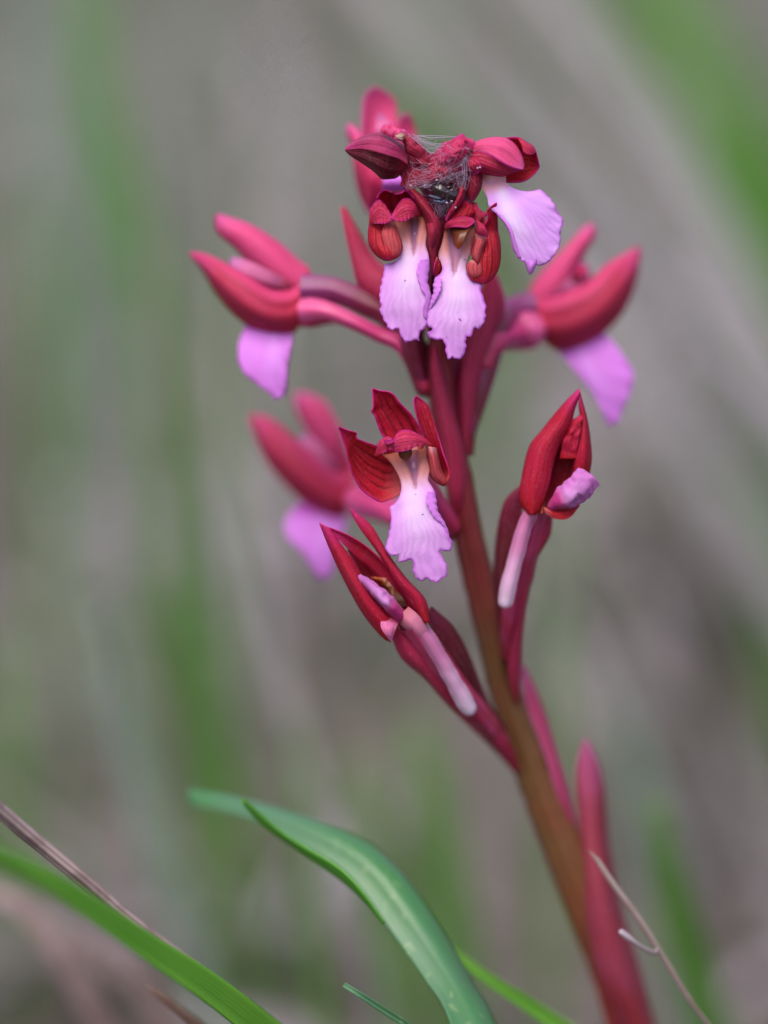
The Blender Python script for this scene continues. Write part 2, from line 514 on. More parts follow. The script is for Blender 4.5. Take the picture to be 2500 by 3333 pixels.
def lip_mat(name, main, pale, edge, throat, thr=0.2, use_edge=True, dots=True, deep=False):
    t = NT(name)
    u, v = t.uv()
    nz = t.noise(t.tc.outputs['Object'], 420, 3)
    nf = t.noise(t.tc.outputs['Object'], 7000, 2)
    ctr = t.math('ABSOLUTE', t.math('SUBTRACT', u, 0.5))
    ctrn = t.math('ADD', ctr, t.math('MULTIPLY', t.math('SUBTRACT', nz, 0.5), 0.16))
    pm = t.math('SUBTRACT', 1.0, t.ss(ctrn, 0.02, 0.34))
    pm = t.math('MULTIPLY', pm, t.math('SUBTRACT', 1.0, t.ss(v, 0.42, 0.95)))
    col = t.mix(t.math('MULTIPLY', pm, 0.85), main, pale)
    # fine rays fanning from the throat to the margin
    uu = t.math('ADD', t.math('MULTIPLY', u, 14.0), t.math('MULTIPLY', nz, 3.2))
    ray = t.ss(t.math('ABSOLUTE', t.math('SUBTRACT', t.math('FRACT', uu), 0.5)), 0.0, 0.45)
    rm = t.math('MULTIPLY', t.math('SUBTRACT', 1.0, ray), t.ss(v, 0.3, 0.75))
    col = t.mix(t.math('MULTIPLY', rm, 0.16), col, edge)
    if use_edge:
        e = t.n('ShaderNodeAttribute', attribute_name='edge').outputs['Fac']
        en = t.math('ADD', e, t.math('MULTIPLY', t.math('SUBTRACT', nz, 0.5), 0.5))
        em = t.math('SUBTRACT', 1.0, t.ss(en, -0.04, 0.30))
        em = t.math('MULTIPLY', em, t.ss(v, 0.22, 0.40))
        col = t.mix(t.math('MULTIPLY', em, 0.8), col, edge)
    th = t.math('SUBTRACT', 1.0, t.ss(v, thr * 0.55, thr * 1.15))
    tcol = t.ramp(t.math('ADD', v, t.math('MULTIPLY', t.math('SUBTRACT', nz, 0.5), 0.06)), [(0.0, lin(178, 96, 80)), (thr * 0.45, lin(206, 136, 136)), (thr * 0.85, lin(214, 168, 190)), (thr * 1.1, throat)]) if deep else throat
    col = t.mix(th, col, tcol)
    if deep:
        cv = t.n('ShaderNodeAttribute', attribute_name='cavity').outputs['Fac']
        cc = t.ramp(v, [(0.0, lin(120, 62, 70)), (thr * 0.4, lin(168, 120, 166)), (thr * 0.9, lin(186, 120, 146))])
        col = t.mix(t.math('MULTIPLY', t.ss(cv, 0.05, 0.6), 0.8), col, cc)
    if dots:
        dn = t.noise(t.tc.outputs['Object'], 1700, 1)
        col = t.mix(t.math('MULTIPLY', t.ss(dn, 0.775, 0.79), 0.7), col, lin(70, 40, 90))
    h = t.math('ADD', t.math('MULTIPLY', rm, -0.5), t.math('ADD', t.math('MULTIPLY', nf, 0.35), t.math('MULTIPLY', nz, 0.5)))
    return t.finish(col, 0.6, 0.38, None, h, 0.00010, 0.5, 0.2, 0.1)

M_LIP = lip_mat('lip', lin(214, 154, 224), lin(222, 200, 230), lin(186, 80, 202), lin(218, 190, 218), 0.33, deep=True)
M_LIP_TOP = lip_mat('lip_spread', lin(212, 158, 228), lin(222, 202, 234), lin(186, 84, 204), lin(212, 152, 170), 0.2)
M_LIP_FAR = lip_mat('lip_far', lin(212, 132, 222), lin(218, 150, 232), lin(194, 96, 204), lin(196, 96, 196), 0.12, True, False)
M_ROLL = lip_mat('lip_rolled_margin', lin(210, 134, 222), lin(210, 134, 222), lin(186, 86, 204), lin(202, 120, 216), 0.05, False, False)
M_CURL = lip_mat('lip_curled', lin(196, 116, 190), lin(204, 146, 204), lin(160, 76, 170), lin(190, 54, 130), 0.35, False, False)

def plain(name, stops, rough=0.45, trans=0.15, nscale=500, namt=0.25, ncol=None, bump=0.00012, along='v', spec=0.4, streak=0.0, streak_n=9):
    t = NT(name)
    u, v = t.uv()
    nz = t.noise(t.tc.outputs['Object'], nscale, 3)
    vv = t.math('ADD', v, t.math('MULTIPLY', t.math('SUBTRACT', nz, 0.5), 0.12))
    col = t.ramp(vv, stops)
    if ncol is not None:
        col = t.mix(t.math('MULTIPLY', t.ss(nz, 0.42, 0.68), namt), col, ncol)
    h = nz
    if streak:
        fr = t.math('ABSOLUTE', t.math('SUBTRACT', t.math('FRACT', t.math('MULTIPLY', u, streak_n)), 0.5))
        s = t.ss(fr, 0.05, 0.35)
        col = t.mix(t.math('MULTIPLY', t.math('SUBTRACT', 1.0, s), streak), col, t.mix(0.75, col, (0.01, 0.005, 0.005, 1)))
        h = t.math('ADD', t.math('MULTIPLY', s, 1.0), nz)
    return t.finish(col, rough, trans, None, h, bump, 0.5, spec, 0.0)

M_COLUMN = plain('column', [(0.0, lin(196, 104, 84)), (0.5, lin(206, 134, 140)), (1.0, lin(206, 160, 196))], 0.4, 0.3, 700, 0.4, lin(206, 130, 130))
M_COLUMN_PINK = plain('column_pink', [(0.0, lin(196, 110, 130)), (0.5, lin(202, 124, 160)), (1.0, lin(206, 130, 176))], 0.5, 0.3, 700, 0.4, lin(186, 90, 120))
M_ANTHER = plain('anther', [(0.0, lin(62, 30, 18)), (0.6, lin(100, 46, 22)), (1.0, lin(150, 62, 26))], 0.4, 0.1)
M_SPUR = plain('spur', [(0.0, lin(206, 110, 160)), (0.35, lin(206, 128, 176)), (0.6, lin(220, 170, 208)), (1.0, lin(232, 210, 232))], 0.45, 0.3, 400, 0.3, lin(200, 136, 184), streak=0.3, streak_n=4)
M_OVARY = plain('ovary', [(0.0, lin(124, 48, 104)), (0.5, lin(112, 28, 56)), (1.0, lin(104, 16, 32))], 0.42, 0.1, 400, 0.4, lin(140, 56, 110), streak=0.35, streak_n=6)
M_OVARY_PINK = plain('ovary_pink', [(0.0, lin(214, 92, 148)), (0.5, lin(198, 62, 124)), (1.0, lin(170, 30, 70))], 0.4, 0.15, 400, 0.3, lin(178, 44, 88), streak=0.25, streak_n=4)
M_OVARY_RED = plain('ovary_red', [(0.0, lin(176, 54, 100)), (0.5, lin(158, 36, 76)), (1.0, lin(124, 18, 40))], 0.42, 0.15, 400, 0.4, lin(184, 72, 124), streak=0.3, streak_n=6)

def stem_mat():
    t = NT('stem')
    u, v = t.uv()
    nz = t.noise(t.tc.outputs['Object'], 350, 3)
    vv = t.math('ADD', v, t.math('MULTIPLY', t.math('SUBTRACT', nz, 0.5), 0.05))
    col = t.ramp(vv, [(0.0, lin(104, 14, 30)), (0.15, lin(118, 22, 44)), (0.22, lin(104, 34, 34)), (0.29, lin(92, 62, 34)), (0.41, lin(100, 70, 38)),
                      (0.47, lin(116, 60, 38)), (0.52, lin(138, 38, 38)), (0.7, lin(140, 30, 34)), (1.0, lin(110, 60, 40))])
    fr = t.math('ABSOLUTE', t.math('SUBTRACT', t.math('FRACT', t.math('MULTIPLY', u, 9)), 0.5))
    s = t.ss(fr, 0.05, 0.4)
    nl = t.noise(t.tc.outputs['Object'], 160, 2)
    col = t.mix(t.math('MULTIPLY', t.ss(nl, 0.45, 0.7), 0.22), col, lin(134, 52, 50))
    col = t.mix(t.math('MULTIPLY', t.math('SUBTRACT', 1.0, s), 0.15), col, lin(60, 20, 20))
    mp = t.n('ShaderNodeMapping'); mp.inputs['Scale'].default_value = (26, 7, 1)
    t.t.links.new(t.tc.outputs['UV'], mp.inputs[0])
    st = t.noise(mp.outputs[0], 1.0, 4, 0.6)
    col = t.mix(t.math('MULTIPLY', t.ss(st, 0.45, 0.7), 0.28), col, lin(128, 60, 52))
    col = t.mix(t.math('MULTIPLY', t.ss(st, 0.48, 0.25), 0.5), col, lin(84, 60, 28))
    sk = t.noise(t.tc.outputs['Object'], 2200, 2)
    col = t.mix(t.math('MULTIPLY', t.ss(sk, 0.66, 0.74), 0.5), col, lin(70, 20, 24))
    h = t.math('ADD', t.math('MULTIPLY', s, 0.8), t.math('ADD', nz, st))
    return t.finish(col, 0.5, 0.0, None, h, 0.0003, 0.6, 0.3)
M_STEM = stem_mat()

def leaf_mat(name, a, b, pale, rough=0.38, veins=14, trans=0.35, speck=0.0):
    t = NT(name)
    u, v = t.uv()
    nz = t.noise(t.tc.outputs['Object'], 120, 3)
    col = t.mix(t.ss(nz, 0.3, 0.7), a, b)
    fr = t.math('ABSOLUTE', t.math('SUBTRACT', t.math('FRACT', t.math('MULTIPLY', u, veins)), 0.5))
    s = t.ss(fr, 0.05, 0.4)
    mpl = t.n('ShaderNodeMapping'); mpl.inputs['Scale'].default_value = (30, 3, 1)
    t.t.links.new(t.tc.outputs['UV'], mpl.inputs[0])
    sl = t.noise(mpl.outputs[0], 1.0, 3, 0.6)
    col = t.mix(t.math('MULTIPLY', t.ss(sl, 0.45, 0.7), 0.22), col, pale)
    col = t.mix(t.math('MULTIPLY', t.math('SUBTRACT', 1.0, s), 0.08), col, pale)
    if speck:
        sp = t.noise(t.tc.outputs['Object'], 800, 2)
        col = t.mix(t.math('MULTIPLY', t.ss(sp, 0.62, 0.72), speck), col, lin(190, 205, 150))
    h = t.math('ADD', t.math('MULTIPLY', s, 0.15), t.math('ADD', sl, t.math('MULTIPLY', nz, 0.5)))
    return t.finish(col, rough, trans, t.mix(0.5, col, lin(96, 150, 30)), h, 0.00012, 0.4, 0.5)
M_LEAF = leaf_mat('grass_leaf', lin(78, 122, 88), lin(66, 126, 68), lin(128, 164, 144), 0.28, speck=0.25)
M_LEAF_UNDER = leaf_mat('grass_leaf_under', lin(104, 172, 64), lin(112, 178, 74), lin(126, 184, 92), 0.45, trans=0.65)
M_LEAF2 = leaf_mat('grass_leaf_bright', lin(96, 160, 40), lin(108, 168, 50), lin(136, 182, 110), 0.32)
M_LEAF_BG = leaf_mat('grass_leaf_behind', lin(74, 122, 40), lin(88, 132, 54), lin(108, 148, 84), 0.5)
M_LEAF_GREY = leaf_mat('grass_leaf_grey_green', lin(116, 138, 122), lin(124, 144, 128), lin(136, 150, 138), 0.5)
M_STRAW = plain('straw', [(0, lin(156, 136, 136)), (0.4, lin(144, 122, 120)), (1, lin(138, 116, 104))], 0.5, 0.1, 300, 0.6, lin(94, 72, 70), streak=0.45, streak_n=7)
M_STRAW_BROWN = plain('straw_brown', [(0, lin(112, 88, 78)), (1, lin(118, 92, 74))], 0.5, 0.1, 300, 0.5, lin(90, 60, 46), streak=0.4, streak_n=7)
M_STRAW_PALE = plain('straw_pale', [(0, lin(156, 153, 157)), (1, lin(140, 135, 138))], 0.55, 0.15, 200, 0.4, lin(124, 116, 112), streak=0.2, streak_n=5)
M_TWIG = plain('dry_stalk', [(0, lin(134, 116, 112)), (0.3, lin(108, 94, 92)), (1, lin(128, 116, 118))], 0.55, 0.05, 500, 0.5, lin(110, 90, 82))
M_TWIG_PALE = plain('dry_stalk_pale', [(0, lin(132, 116, 118)), (1, lin(164, 148, 160))], 0.5, 0.15)

# ------------------------------------------------------------------ ground
def ground_height(x, y):
    return 0.012 * noise.noise(Vector((x * 2.2, y * 2.2, 0))) + 0.005 * noise.noise(Vector((x * 9, y * 9, 3))) - 0.004

def rand_color_mat(name, stops, rough=0.6, trans=0.3):
    t = NT(name)
    at = t.n('ShaderNodeAttribute', attribute_name='tone')
    nz = t.noise(None, 60, 2)
    col = t.ramp(at.outputs['Fac'], stops, 'LINEAR')
    return t.finish(col, rough, trans, None, None)

gm = NT('soil')
tcg = gm.n('ShaderNodeTexCoord')
n1 = gm.noise(tcg.outputs['Object'], 14, 5, 0.6)
n2 = gm.noise(tcg.outputs['Object'], 120, 4, 0.7)
gc = gm.ramp(n1, [(0.3, lin(56, 52, 44)), (0.5, lin(88, 84, 76)), (0.7, lin(112, 106, 100))])
gc = gm.mix(gm.math('MULTIPLY', gm.ss(n2, 0.4, 0.65), 0.5), gc, lin(70, 60, 52))
M_SOIL = gm.finish(gc, 0.9, 0.0, None, n2, 0.004, 0.8, 0.2)

g = Geo()
xs = np.concatenate([-np.geomspace(60, 1.7, 14), np.linspace(-1.5, 1.5, 76), np.geomspace(1.7, 60, 14)])
ys = np.concatenate([-np.geomspace(60, 1.3, 14), np.linspace(-1.1, 3.4, 112), np.geomspace(3.7, 80, 16)])
rows = [[Vector((x, y, ground_height(x, y))) for x in xs] for y in ys]
g.grid(rows, np.linspace(0, 1, len(xs)), np.linspace(0, 1, len(ys)))
ground = make('ground', g, M_SOIL)
tag(ground, 'grey brown soil under dry grass litter behind the orchid', 'ground', kind='structure')

# ------------------------------------------------------------------ orchid
STEM_PATH = [(950, 440, 6), (952, 560, 7.5), (950, 680, 8.5), (952, 800, 9.5), (966, 920, 10.5), (985, 1000, 11.2), (1011, 1150, 12.5), (1046, 1300, 14),
             (1070, 1400, 15), (1094, 1500, 16), (1161, 1690, 18.4), (1243, 1900, 21.2), (1304, 2050, 23.4), (1357, 2212, 25.5)]
stem_px = [F_DISP(p) for p in STEM_PATH]
dg = 36.0
yb = y_ground(dg, -0.006)
stem_px += [(2190, 3900, 30), (2290, 4600, 33.5), (2330, yb, dg)]
stem_w = [P(*p) for p in stem_px]
BASE = Vector((stem_w[-1].x, stem_w[-1].y, 0.0))
orchid = empty('orchid_plant', BASE)
tag(orchid, 'single crimson and pink wild orchid with lilac lips on a leaning stem', 'orchid')
g = Geo()
tube(g, stem_w, [0.9, 1.1, 1.3, 1.45, 1.6, 1.6, 2.0, 2.15, 2.2, 2.3, 2.45, 2.55, 2.6, 2.6, 2.6, 2.7, 2.8], seg=24, cap0=True, n=150, bump=0.08)
make('stem', g, M_STEM, orchid)

def part(name, parent, fn_list, mats, solid=0.10, label=None):
    g = Geo()
    for f in fn_list: f(g)
    o = make(name, g, mats, parent, solid=solid)
    if label: o['label'] = label
    return o

def LB(*a, **k):
    return lambda g: lobe(g, *a, **k)
def SH(*a, **k):
    return lambda g: sheet(g, *a, **k)
def TB(pts, rad, **k):
    return lambda g: tube(g, pts, rad, **k)

# ---- flower in the middle of the spike (open, sharp)
ov = tpts(R2, [(930, 960, 4), (1060, 1100, 6.5), (1180, 1300, 9)]) + [P(*F_DISP((985, 1150, 11.5)))]
fl = part('flower', orchid, [TB(ov, [0.9, 1.0, 1.0, 0.9], seg=16)], M_OVARY_PINK, 0, 'open front flower with notched crimson sepals and a lilac lip')
part('sepal', fl, [LB(R2, [(720, 760), (655, 640), (610, 585), (565, 480), (535, 390), (503, 352), (520, 290), (516, 200), (511, 110)],
                     [(1010, 760), (1030, 620), (960, 445), (880, 340), (800, 260), (740, 180), (680, 142), (590, 132), (522, 108)],
                     z=[3.4, 3.2, 2.8, 2.0, 1.2], zL=[2.2, 1.6, 1.0, 0.6, 0.9], zR=[2.6, 2.0, 1.4, 0.8, 0.9], ripple=0.04)], M_SEPAL)
part('sepal', fl, [LB(R2, [(900, 780), (740, 740), (640, 718), (548, 692), (430, 652), (362, 625), (346, 600), (348, 562), (260, 537), (166, 503)],
                     [(860, 1120), (800, 1190), (730, 1235), (660, 1262), (600, 1278), (520, 1240), (400, 1150), (315, 1010), (268, 860), (240, 740), (200, 620), (160, 508)],
                     z=[3.6, 3.4, 2.4, 1.2, 0.0], zL=[2.4, 2.0, 1.2, 0.4, -0.2], zR=[2.6, 1.6, 0.6, 0.0, -0.2], ripple=0.04)], M_SEPAL_LONG)
part('sepal', fl, [LB(R2, [(1100, 1000), (1100, 820), (1075, 690), (1040, 600), (990, 480), (955, 350), (937, 250), (948, 196)],
                     [(1262, 1108), (1305, 1000), (1286, 900), (1240, 770), (1180, 560), (1112, 350), (1072, 262), (965, 185)],
                     z=[4.2, 3.0, 2.2, 1.6, 1.2], zL=[3.6, 2.6, 1.4, 0.6, 0.6], zR=[1.4, 1.2, 1.8, 1.8, 1.0])], M_SEPAL)
part('petal', fl, [LB(R2, [(1060, 700), (1078, 820), (1095, 920), (1110, 1010), (1180, 1085), (1246, 1112)],
                     [(1165, 720), (1200, 850), (1225, 950), (1268, 1040), (1280, 1080), (1258, 1110)],
                     z=[0.4, 0.2, 0.4, 1.0], zL=[1.6, 1.8, 1.8, 1.2], zR=[1.6, 1.6, 1.4, 1.2])], M_PETAL_PALE)
part('petal', fl, [LB(R2, [(1118, 690), (1050, 622), (970, 572), (895, 540), (825, 538), (772, 568), (740, 622), (712, 664)],
                     [(1115, 700), (1030, 694), (955, 708), (880, 748), (800, 765), (742, 760), (715, 722), (706, 682)],
                     z=[0.8, -0.2, -0.6, -0.5, -0.3], zL=[1.0, 0.8, 0.5, 0.3, -0.1], zR=[0.9, -0.3, -0.6, -0.4, -0.2], ripple=0.1)], M_PETAL)
part('petal', fl, [LB(R2, [(538, 800), (560, 728), (582, 660), (622, 622), (680, 606), (722, 642)],
                     [(545, 806), (600, 782), (650, 768), (678, 734), (690, 700), (712, 668)],
                     z=[0.8, -0.1, -0.4, -0.3], zL=[0.9, 0.5, 0.3, -0.1], zR=[0.8, -0.2, -0.5, -0.3], ripple=0.1),
                   TB(tpts(R2, [(640, 655, -0.7), (690, 655, -1.0), (730, 640, -0.9)]), [0.25, 0.4, 0.3], seg=8, cap0=True)], M_PETAL)
part('column', fl, [LB(R2, [(600, 700), (620, 780), (700, 860), (760, 940)], [(1080, 640), (1130, 720), (1130, 830), (1105, 920)], z=[3.0, 2.8, 2.4, 2.0])], M_COLUMN, 0.1)
part('anther', fl, [TB(tpts(R2, [(800, 745, 1.2), (850, 762, 0.9), (910, 765, 1.2)]), [0.4, 0.8, 0.5], seg=12, cap0=True)], M_ANTHER, 0)
part('lip', fl, [SH(R2, [(610, 790), (690, 860), (752, 950), (800, 1050), (812, 1140), (785, 1230), (735, 1300), (690, 1330), (705, 1430), (690, 1560), (660, 1680), (648, 1765), (690, 1818), (740, 1835), (778, 1815),
                        (776, 1865), (800, 1902), (850, 1892), (882, 1868), (922, 1880), (936, 1922), (930, 1990), (960, 2048), (1005, 2086), (1058, 2068)],
                   [(1115, 720), (1126, 820), (1106, 930), (1085, 1050), (1118, 1110), (1150, 1170), (1165, 1260), (1180, 1370), (1240, 1470), (1282, 1570), (1320, 1660), (1335, 1722), (1308, 1772), (1260, 1786), (1214, 1772),
                    (1235, 1850), (1275, 1930), (1282, 2040), (1236, 2060), (1210, 2092), (1162, 2106), (1112, 2092), (1076, 2058), (1058, 2068)],
                   z=[2.2, 1.5, 0.8, 0.3, 0.0, 0.0, 0.2, 0.4], bow=0.45, ripple=0.09, seed=1, start=0.4, cav=((835, 800), (1010, 800), (958, 1130))),
                 LB(R2, [(1080, 1170), (1066, 1270), (1105, 1360), (1150, 1440), (1230, 1500), (1285, 1580)], [(1152, 1172), (1166, 1262), (1182, 1372), (1240, 1472), (1275, 1545), (1300, 1610)],
                    z=[-0.05, -0.15, -0.05, 0.2], zL=[-0.1, -0.2, -0.1, 0.1], zR=[0.3, 0.2, 0.3, 0.4], slot=1, n=30, m=8, ripple=0.1, scallop=3, sfreq=6)], [M_LIP, M_ROLL], 0.14)

# ---- front pair under the web: left flower
ov = tpts(T5, [(680, 520, 4), (800, 900, 6), (760, 1500, 7.5), (700, 2050, 9)]) + [P(*F_DISP((925, 860, 11)))]
fl = part('flower', orchid, [TB(ov, [0.8, 0.9, 1.1, 1.2, 0.9], seg=16, ribs=3, rib=0.12)], M_OVARY, 0, 'front flower below the web whose lip hangs on the side of the rounded crimson sepal')
part('sepal', fl, [LB(T5, [(330, 330), (150, 300), (128, 500), (112, 690), (140, 820), (220, 930), (320, 993), (400, 999)],
                     [(470, 400), (430, 470), (440, 560), (500, 680), (552, 780), (556, 860), (505, 950), (408, 999)],
                     z=[3.0, 1.6, 0.4, -0.6, -0.2], zL=[2.2, 1.8, 1.6, 1.2, 0.4], zR=[1.8, 1.4, 1.0, 0.6, 0.2])], M_SEPAL_LONG)
part('petal', fl, [LB(T5, [(400, 470), (325, 540), (290, 650), (320, 770), (370, 880), (420, 960)], [(475, 540), (512, 650), (545, 750), (556, 830), (530, 910), (440, 965)],
                      z=[0.6, -0.2, -0.5, -0.4], zL=[0.8, 0.2, -0.2, -0.4], zR=[0.8, 0.3, 0.0, -0.3], n=24, m=12)], M_PETAL_PALE, 0.1)
part('sepal', fl, [LB(T5, [(640, 80), (740, 260), (860, 470), (880, 680), (872, 820), (920, 960), (935, 1110), (972, 1200)],
                     [(700, 50), (870, 190), (1000, 340), (1085, 440), (1112, 580), (1080, 740), (1025, 920), (985, 1195)],
                     z=[0.8, 0.2, 0.2, 0.8, 1.6], zL=[1.6, 1.6, 1.6, 2.0, 2.2], zR=[1.4, 1.6, 2.2, 2.6, 2.2])], M_WITHER2)
part('petal', fl, [LB(T5, [(880, 520), (890, 640), (900, 740), (930, 810)], [(1000, 500), (1020, 620), (1010, 740), (955, 830)],
                      z=[0.2, -0.3, -0.1, 0.4], zL=[0.8, 0.6, 0.6, 0.6], zR=[0.8, 0.6, 0.6, 0.6], n=22, m=10)], M_WITHER2, 0.1)
part('sepal', fl, [LB(T5, [(330, 480), (210, 320), (230, 170), (270, 110), (340, 75), (420, 110)], [(800, 460), (770, 280), (690, 140), (600, 85), (550, 118), (470, 130)],
                     z=[3.6, 4.0, 3.6, 2.0], zL=[2.4, 1.6, 0.8, 0.4], zR=[2.2, 1.4, 0.8, 0.4], ripple=0.25, freq=3)], M_SEPAL)
part('petal', fl, [LB(T5, [(780, 400), (730, 260), (640, 185), (560, 200), (490, 290), (430, 400), (412, 448)],
                     [(770, 412), (680, 436), (610, 482), (530, 492), (470, 475), (430, 455)],
                     z=[0.9, -0.1, -0.5, -0.6, -0.6], zL=[1.1, 1.0, 0.8, 0.2, -0.5], zR=[1.0, -0.2, -0.6, -0.7, -0.6], ripple=0.1)], M_PETAL)
part('petal', fl, [LB(T5, [(130, 500), (150, 330), (240, 205), (320, 250), (390, 360), (435, 455)],
                     [(150, 520), (250, 518), (330, 522), (385, 495), (430, 470)],
                     z=[1.0, 0.2, -0.2, -0.5], zL=[1.2, 0.9, 0.6, -0.4], zR=[1.2, 0.0, -0.4, -0.5], ripple=0.1)], M_PETAL)
part('column', fl, [LB(T5, [(400, 380), (430, 460), (490, 560), (530, 660)], [(840, 360), (860, 460), (885, 560), (875, 660)], z=[2.8, 2.6, 2.2, 1.8])], M_COLUMN, 0.1)
part('lip', fl, [SH(T5, [(430, 440), (475, 550), (515, 680), (548, 780), (560, 860), (525, 950), (440, 1025), (350, 1045), (322, 1080), (322, 1150), (290, 1260), (266, 1400), (265, 1500), (276, 1600), (260, 1660), (298, 1715),
                        (308, 1770), (360, 1840), (370, 1880), (425, 1915), (515, 1888), (530, 1950), (590, 2052), (665, 2062)],
                   [(850, 430), (885, 550), (880, 680), (866, 770), (872, 825), (900, 910), (916, 1020), (905, 1120), (885, 1280), (915, 1380), (932, 1480), (920, 1600), (905, 1680), (890, 1780), (872, 1862), (795, 1932), (782, 2052), (740, 2032), (665, 2062)],
                   z=[2.0, 1.3, 0.7, 0.2, -0.1, -0.2, 0.0, 0.2], bow=0.45, ripple=0.09, seed=2, start=0.36, cav=((640, 470), (800, 470), (714, 915))),
                 LB(T5, [(805, 985), (758, 1080), (756, 1180), (790, 1290), (830, 1400), (880, 1480), (855, 1560), (830, 1640), (850, 1740)],
                    [(880, 985), (912, 1040), (905, 1120), (887, 1280), (915, 1380), (930, 1470), (924, 1560), (905, 1660), (885, 1770)],
                    z=[-0.1, -0.2, -0.25, -0.15], zL=[-0.15, -0.3, -0.35, -0.2], zR=[0.3, 0.2, 0.2, 0.2], slot=1, n=40, m=8, ripple=0.05, scallop=3, sfreq=7)], [M_LIP, M_ROLL], 0.14)

# ---- front pair: right flower
ov = tpts(T6, [(560, 640, 4), (480, 1300, 7), (440, 1900, 8.5)]) + [P(*F_DISP((965, 850, 11)))]
fl = part('flower', orchid, [TB(ov, [0.8, 1.0, 1.1, 0.9], seg=16, ribs=3, rib=0.12)], M_OVARY, 0, 'front flower below the web with a pointed crimson sepal and the longest notched lip')
part('sepal', fl, [LB(T6, [(720, 640), (700, 820), (715, 940), (650, 1000), (655, 1090), (695, 1180), (770, 1212), (842, 1234)],
                     [(800, 500), (900, 420), (1000, 500), (1050, 660), (1068, 820), (1055, 1000), (1000, 1130), (920, 1215), (850, 1236)],
                     z=[2.6, 1.4, 0.2, 0.0, 0.4], zL=[1.4, 0.6, 0.0, 0.0, 0.4], zR=[2.2, 2.0, 1.8, 1.4, 0.5])], M_SEPAL_LONG)
part('sepal', fl, [LB(T6, [(860, 640), (850, 540), (905, 430), (895, 330), (940, 280), (1012, 226)], [(1040, 640), (1032, 540), (1026, 440), (1024, 360), (1022, 290), (1017, 226)],
                     z=[1.6, 1.2, 0.6, 0.0], zL=[1.2, 0.6, 0.4, 0.0], zR=[2.2, 1.9, 1.0, 0.0], n=36, m=10)], M_SEPAL)
part('petal', fl, [LB(T6, [(745, 620), (740, 720), (712, 830), (712, 900), (770, 980)], [(885, 630), (895, 700), (855, 800), (830, 900), (790, 984)],
                     z=[0.4, -0.3, -0.5, -0.3], zL=[0.8, 0.5, 0.2, -0.1], zR=[1.0, 0.8, 0.5, 0.0], n=28, m=12),
                   LB(T6, [(690, 940), (640, 1020), (670, 1110), (730, 1170)], [(840, 960), (855, 1040), (840, 1120), (750, 1175)],
                     z=[0.0, -0.3, -0.3, 0.0], zL=[0.2, 0.0, -0.1, 0.0], zR=[0.4, 0.2, 0.1, 0.1], n=24, m=12)], M_PETAL_PALE, 0.1)
part('sepal', fl, [LB(T6, [(370, 552), (385, 440), (480, 330), (560, 270), (590, 190)], [(740, 500), (760, 400), (780, 320), (770, 260), (690, 228)],
                     z=[1.2, 0.2, 0.6, 1.2], zL=[1.6, 1.2, 1.4, 1.4], zR=[1.6, 1.4, 1.6, 1.6], ripple=0.2, freq=3)], M_SEPAL)
part('petal', fl, [LB(T6, [(372, 550), (400, 470), (480, 430), (600, 400), (700, 420), (745, 450)], [(385, 556), (460, 535), (560, 530), (640, 542), (700, 510), (745, 470)],
                     z=[0.8, -0.2, -0.5, -0.4, -0.2], zL=[1.0, 0.5, 0.2, 0.2, 0.0], zR=[1.0, -0.4, -0.8, -0.6, -0.3])], M_PETAL)
part('petal', fl, [LB(T6, [(640, 215), (760, 232), (800, 305), (860, 345), (912, 350)], [(660, 345), (740, 420), (790, 470), (830, 470), (905, 365)],
                     z=[1.4, 1.0, 0.8, 1.0], zL=[1.8, 1.4, 1.0, 1.0], zR=[1.6, 1.3, 1.2, 1.0], ripple=0.15, freq=3),
                   LB(T6, [(760, 420), (770, 520), (770, 590), (800, 622)], [(800, 480), (850, 500), (900, 600), (905, 660)],
                     z=[0.2, -0.5, -0.6, -0.2], zL=[0.6, 0.2, 0, 0], n=20, m=10)], M_PETAL)
part('sepal', fl, [LB(T6, [(560, 20), (500, 150), (440, 280), (375, 430)], [(645, 25), (595, 190), (520, 310), (402, 455)],
                     z=[-0.2, -0.6, -0.4, 0.4], zL=[0.8, 0.6, 0.6, 0.8], zR=[1.0, 0.8, 0.6, 0.8], crumple=0.15)], M_PETAL)
part('column', fl, [LB(T6, [(380, 460), (370, 560), (350, 700), (330, 800)], [(750, 440), (760, 560), (740, 700), (715, 800)], z=[2.8, 2.6, 2.2, 1.8])], M_COLUMN, 0.1)
part('anther', fl, [LB(T6, [(440, 545), (485, 650), (490, 740), (538, 804)], [(740, 500), (655, 600), (604, 720), (552, 806)],
                       z=[0.2, -0.8, -1.0, -0.6], zL=[0.8, 0.2, -0.1, -0.4], n=30, m=14)], M_ANTHER, 0.15)
part('sepal', fl, [LB(T6, [(275, 900), (245, 1000), (236, 1090), (258, 1140)], [(320, 930), (342, 1010), (330, 1060), (272, 1142)], z=[1.4, 1.0, 0.9, 1.0], zL=[1.0, 0.4, 0.4, 0.9], zR=[1.9, 1.8, 1.6, 1.1], n=22, m=8)], M_SEPAL_LONG)
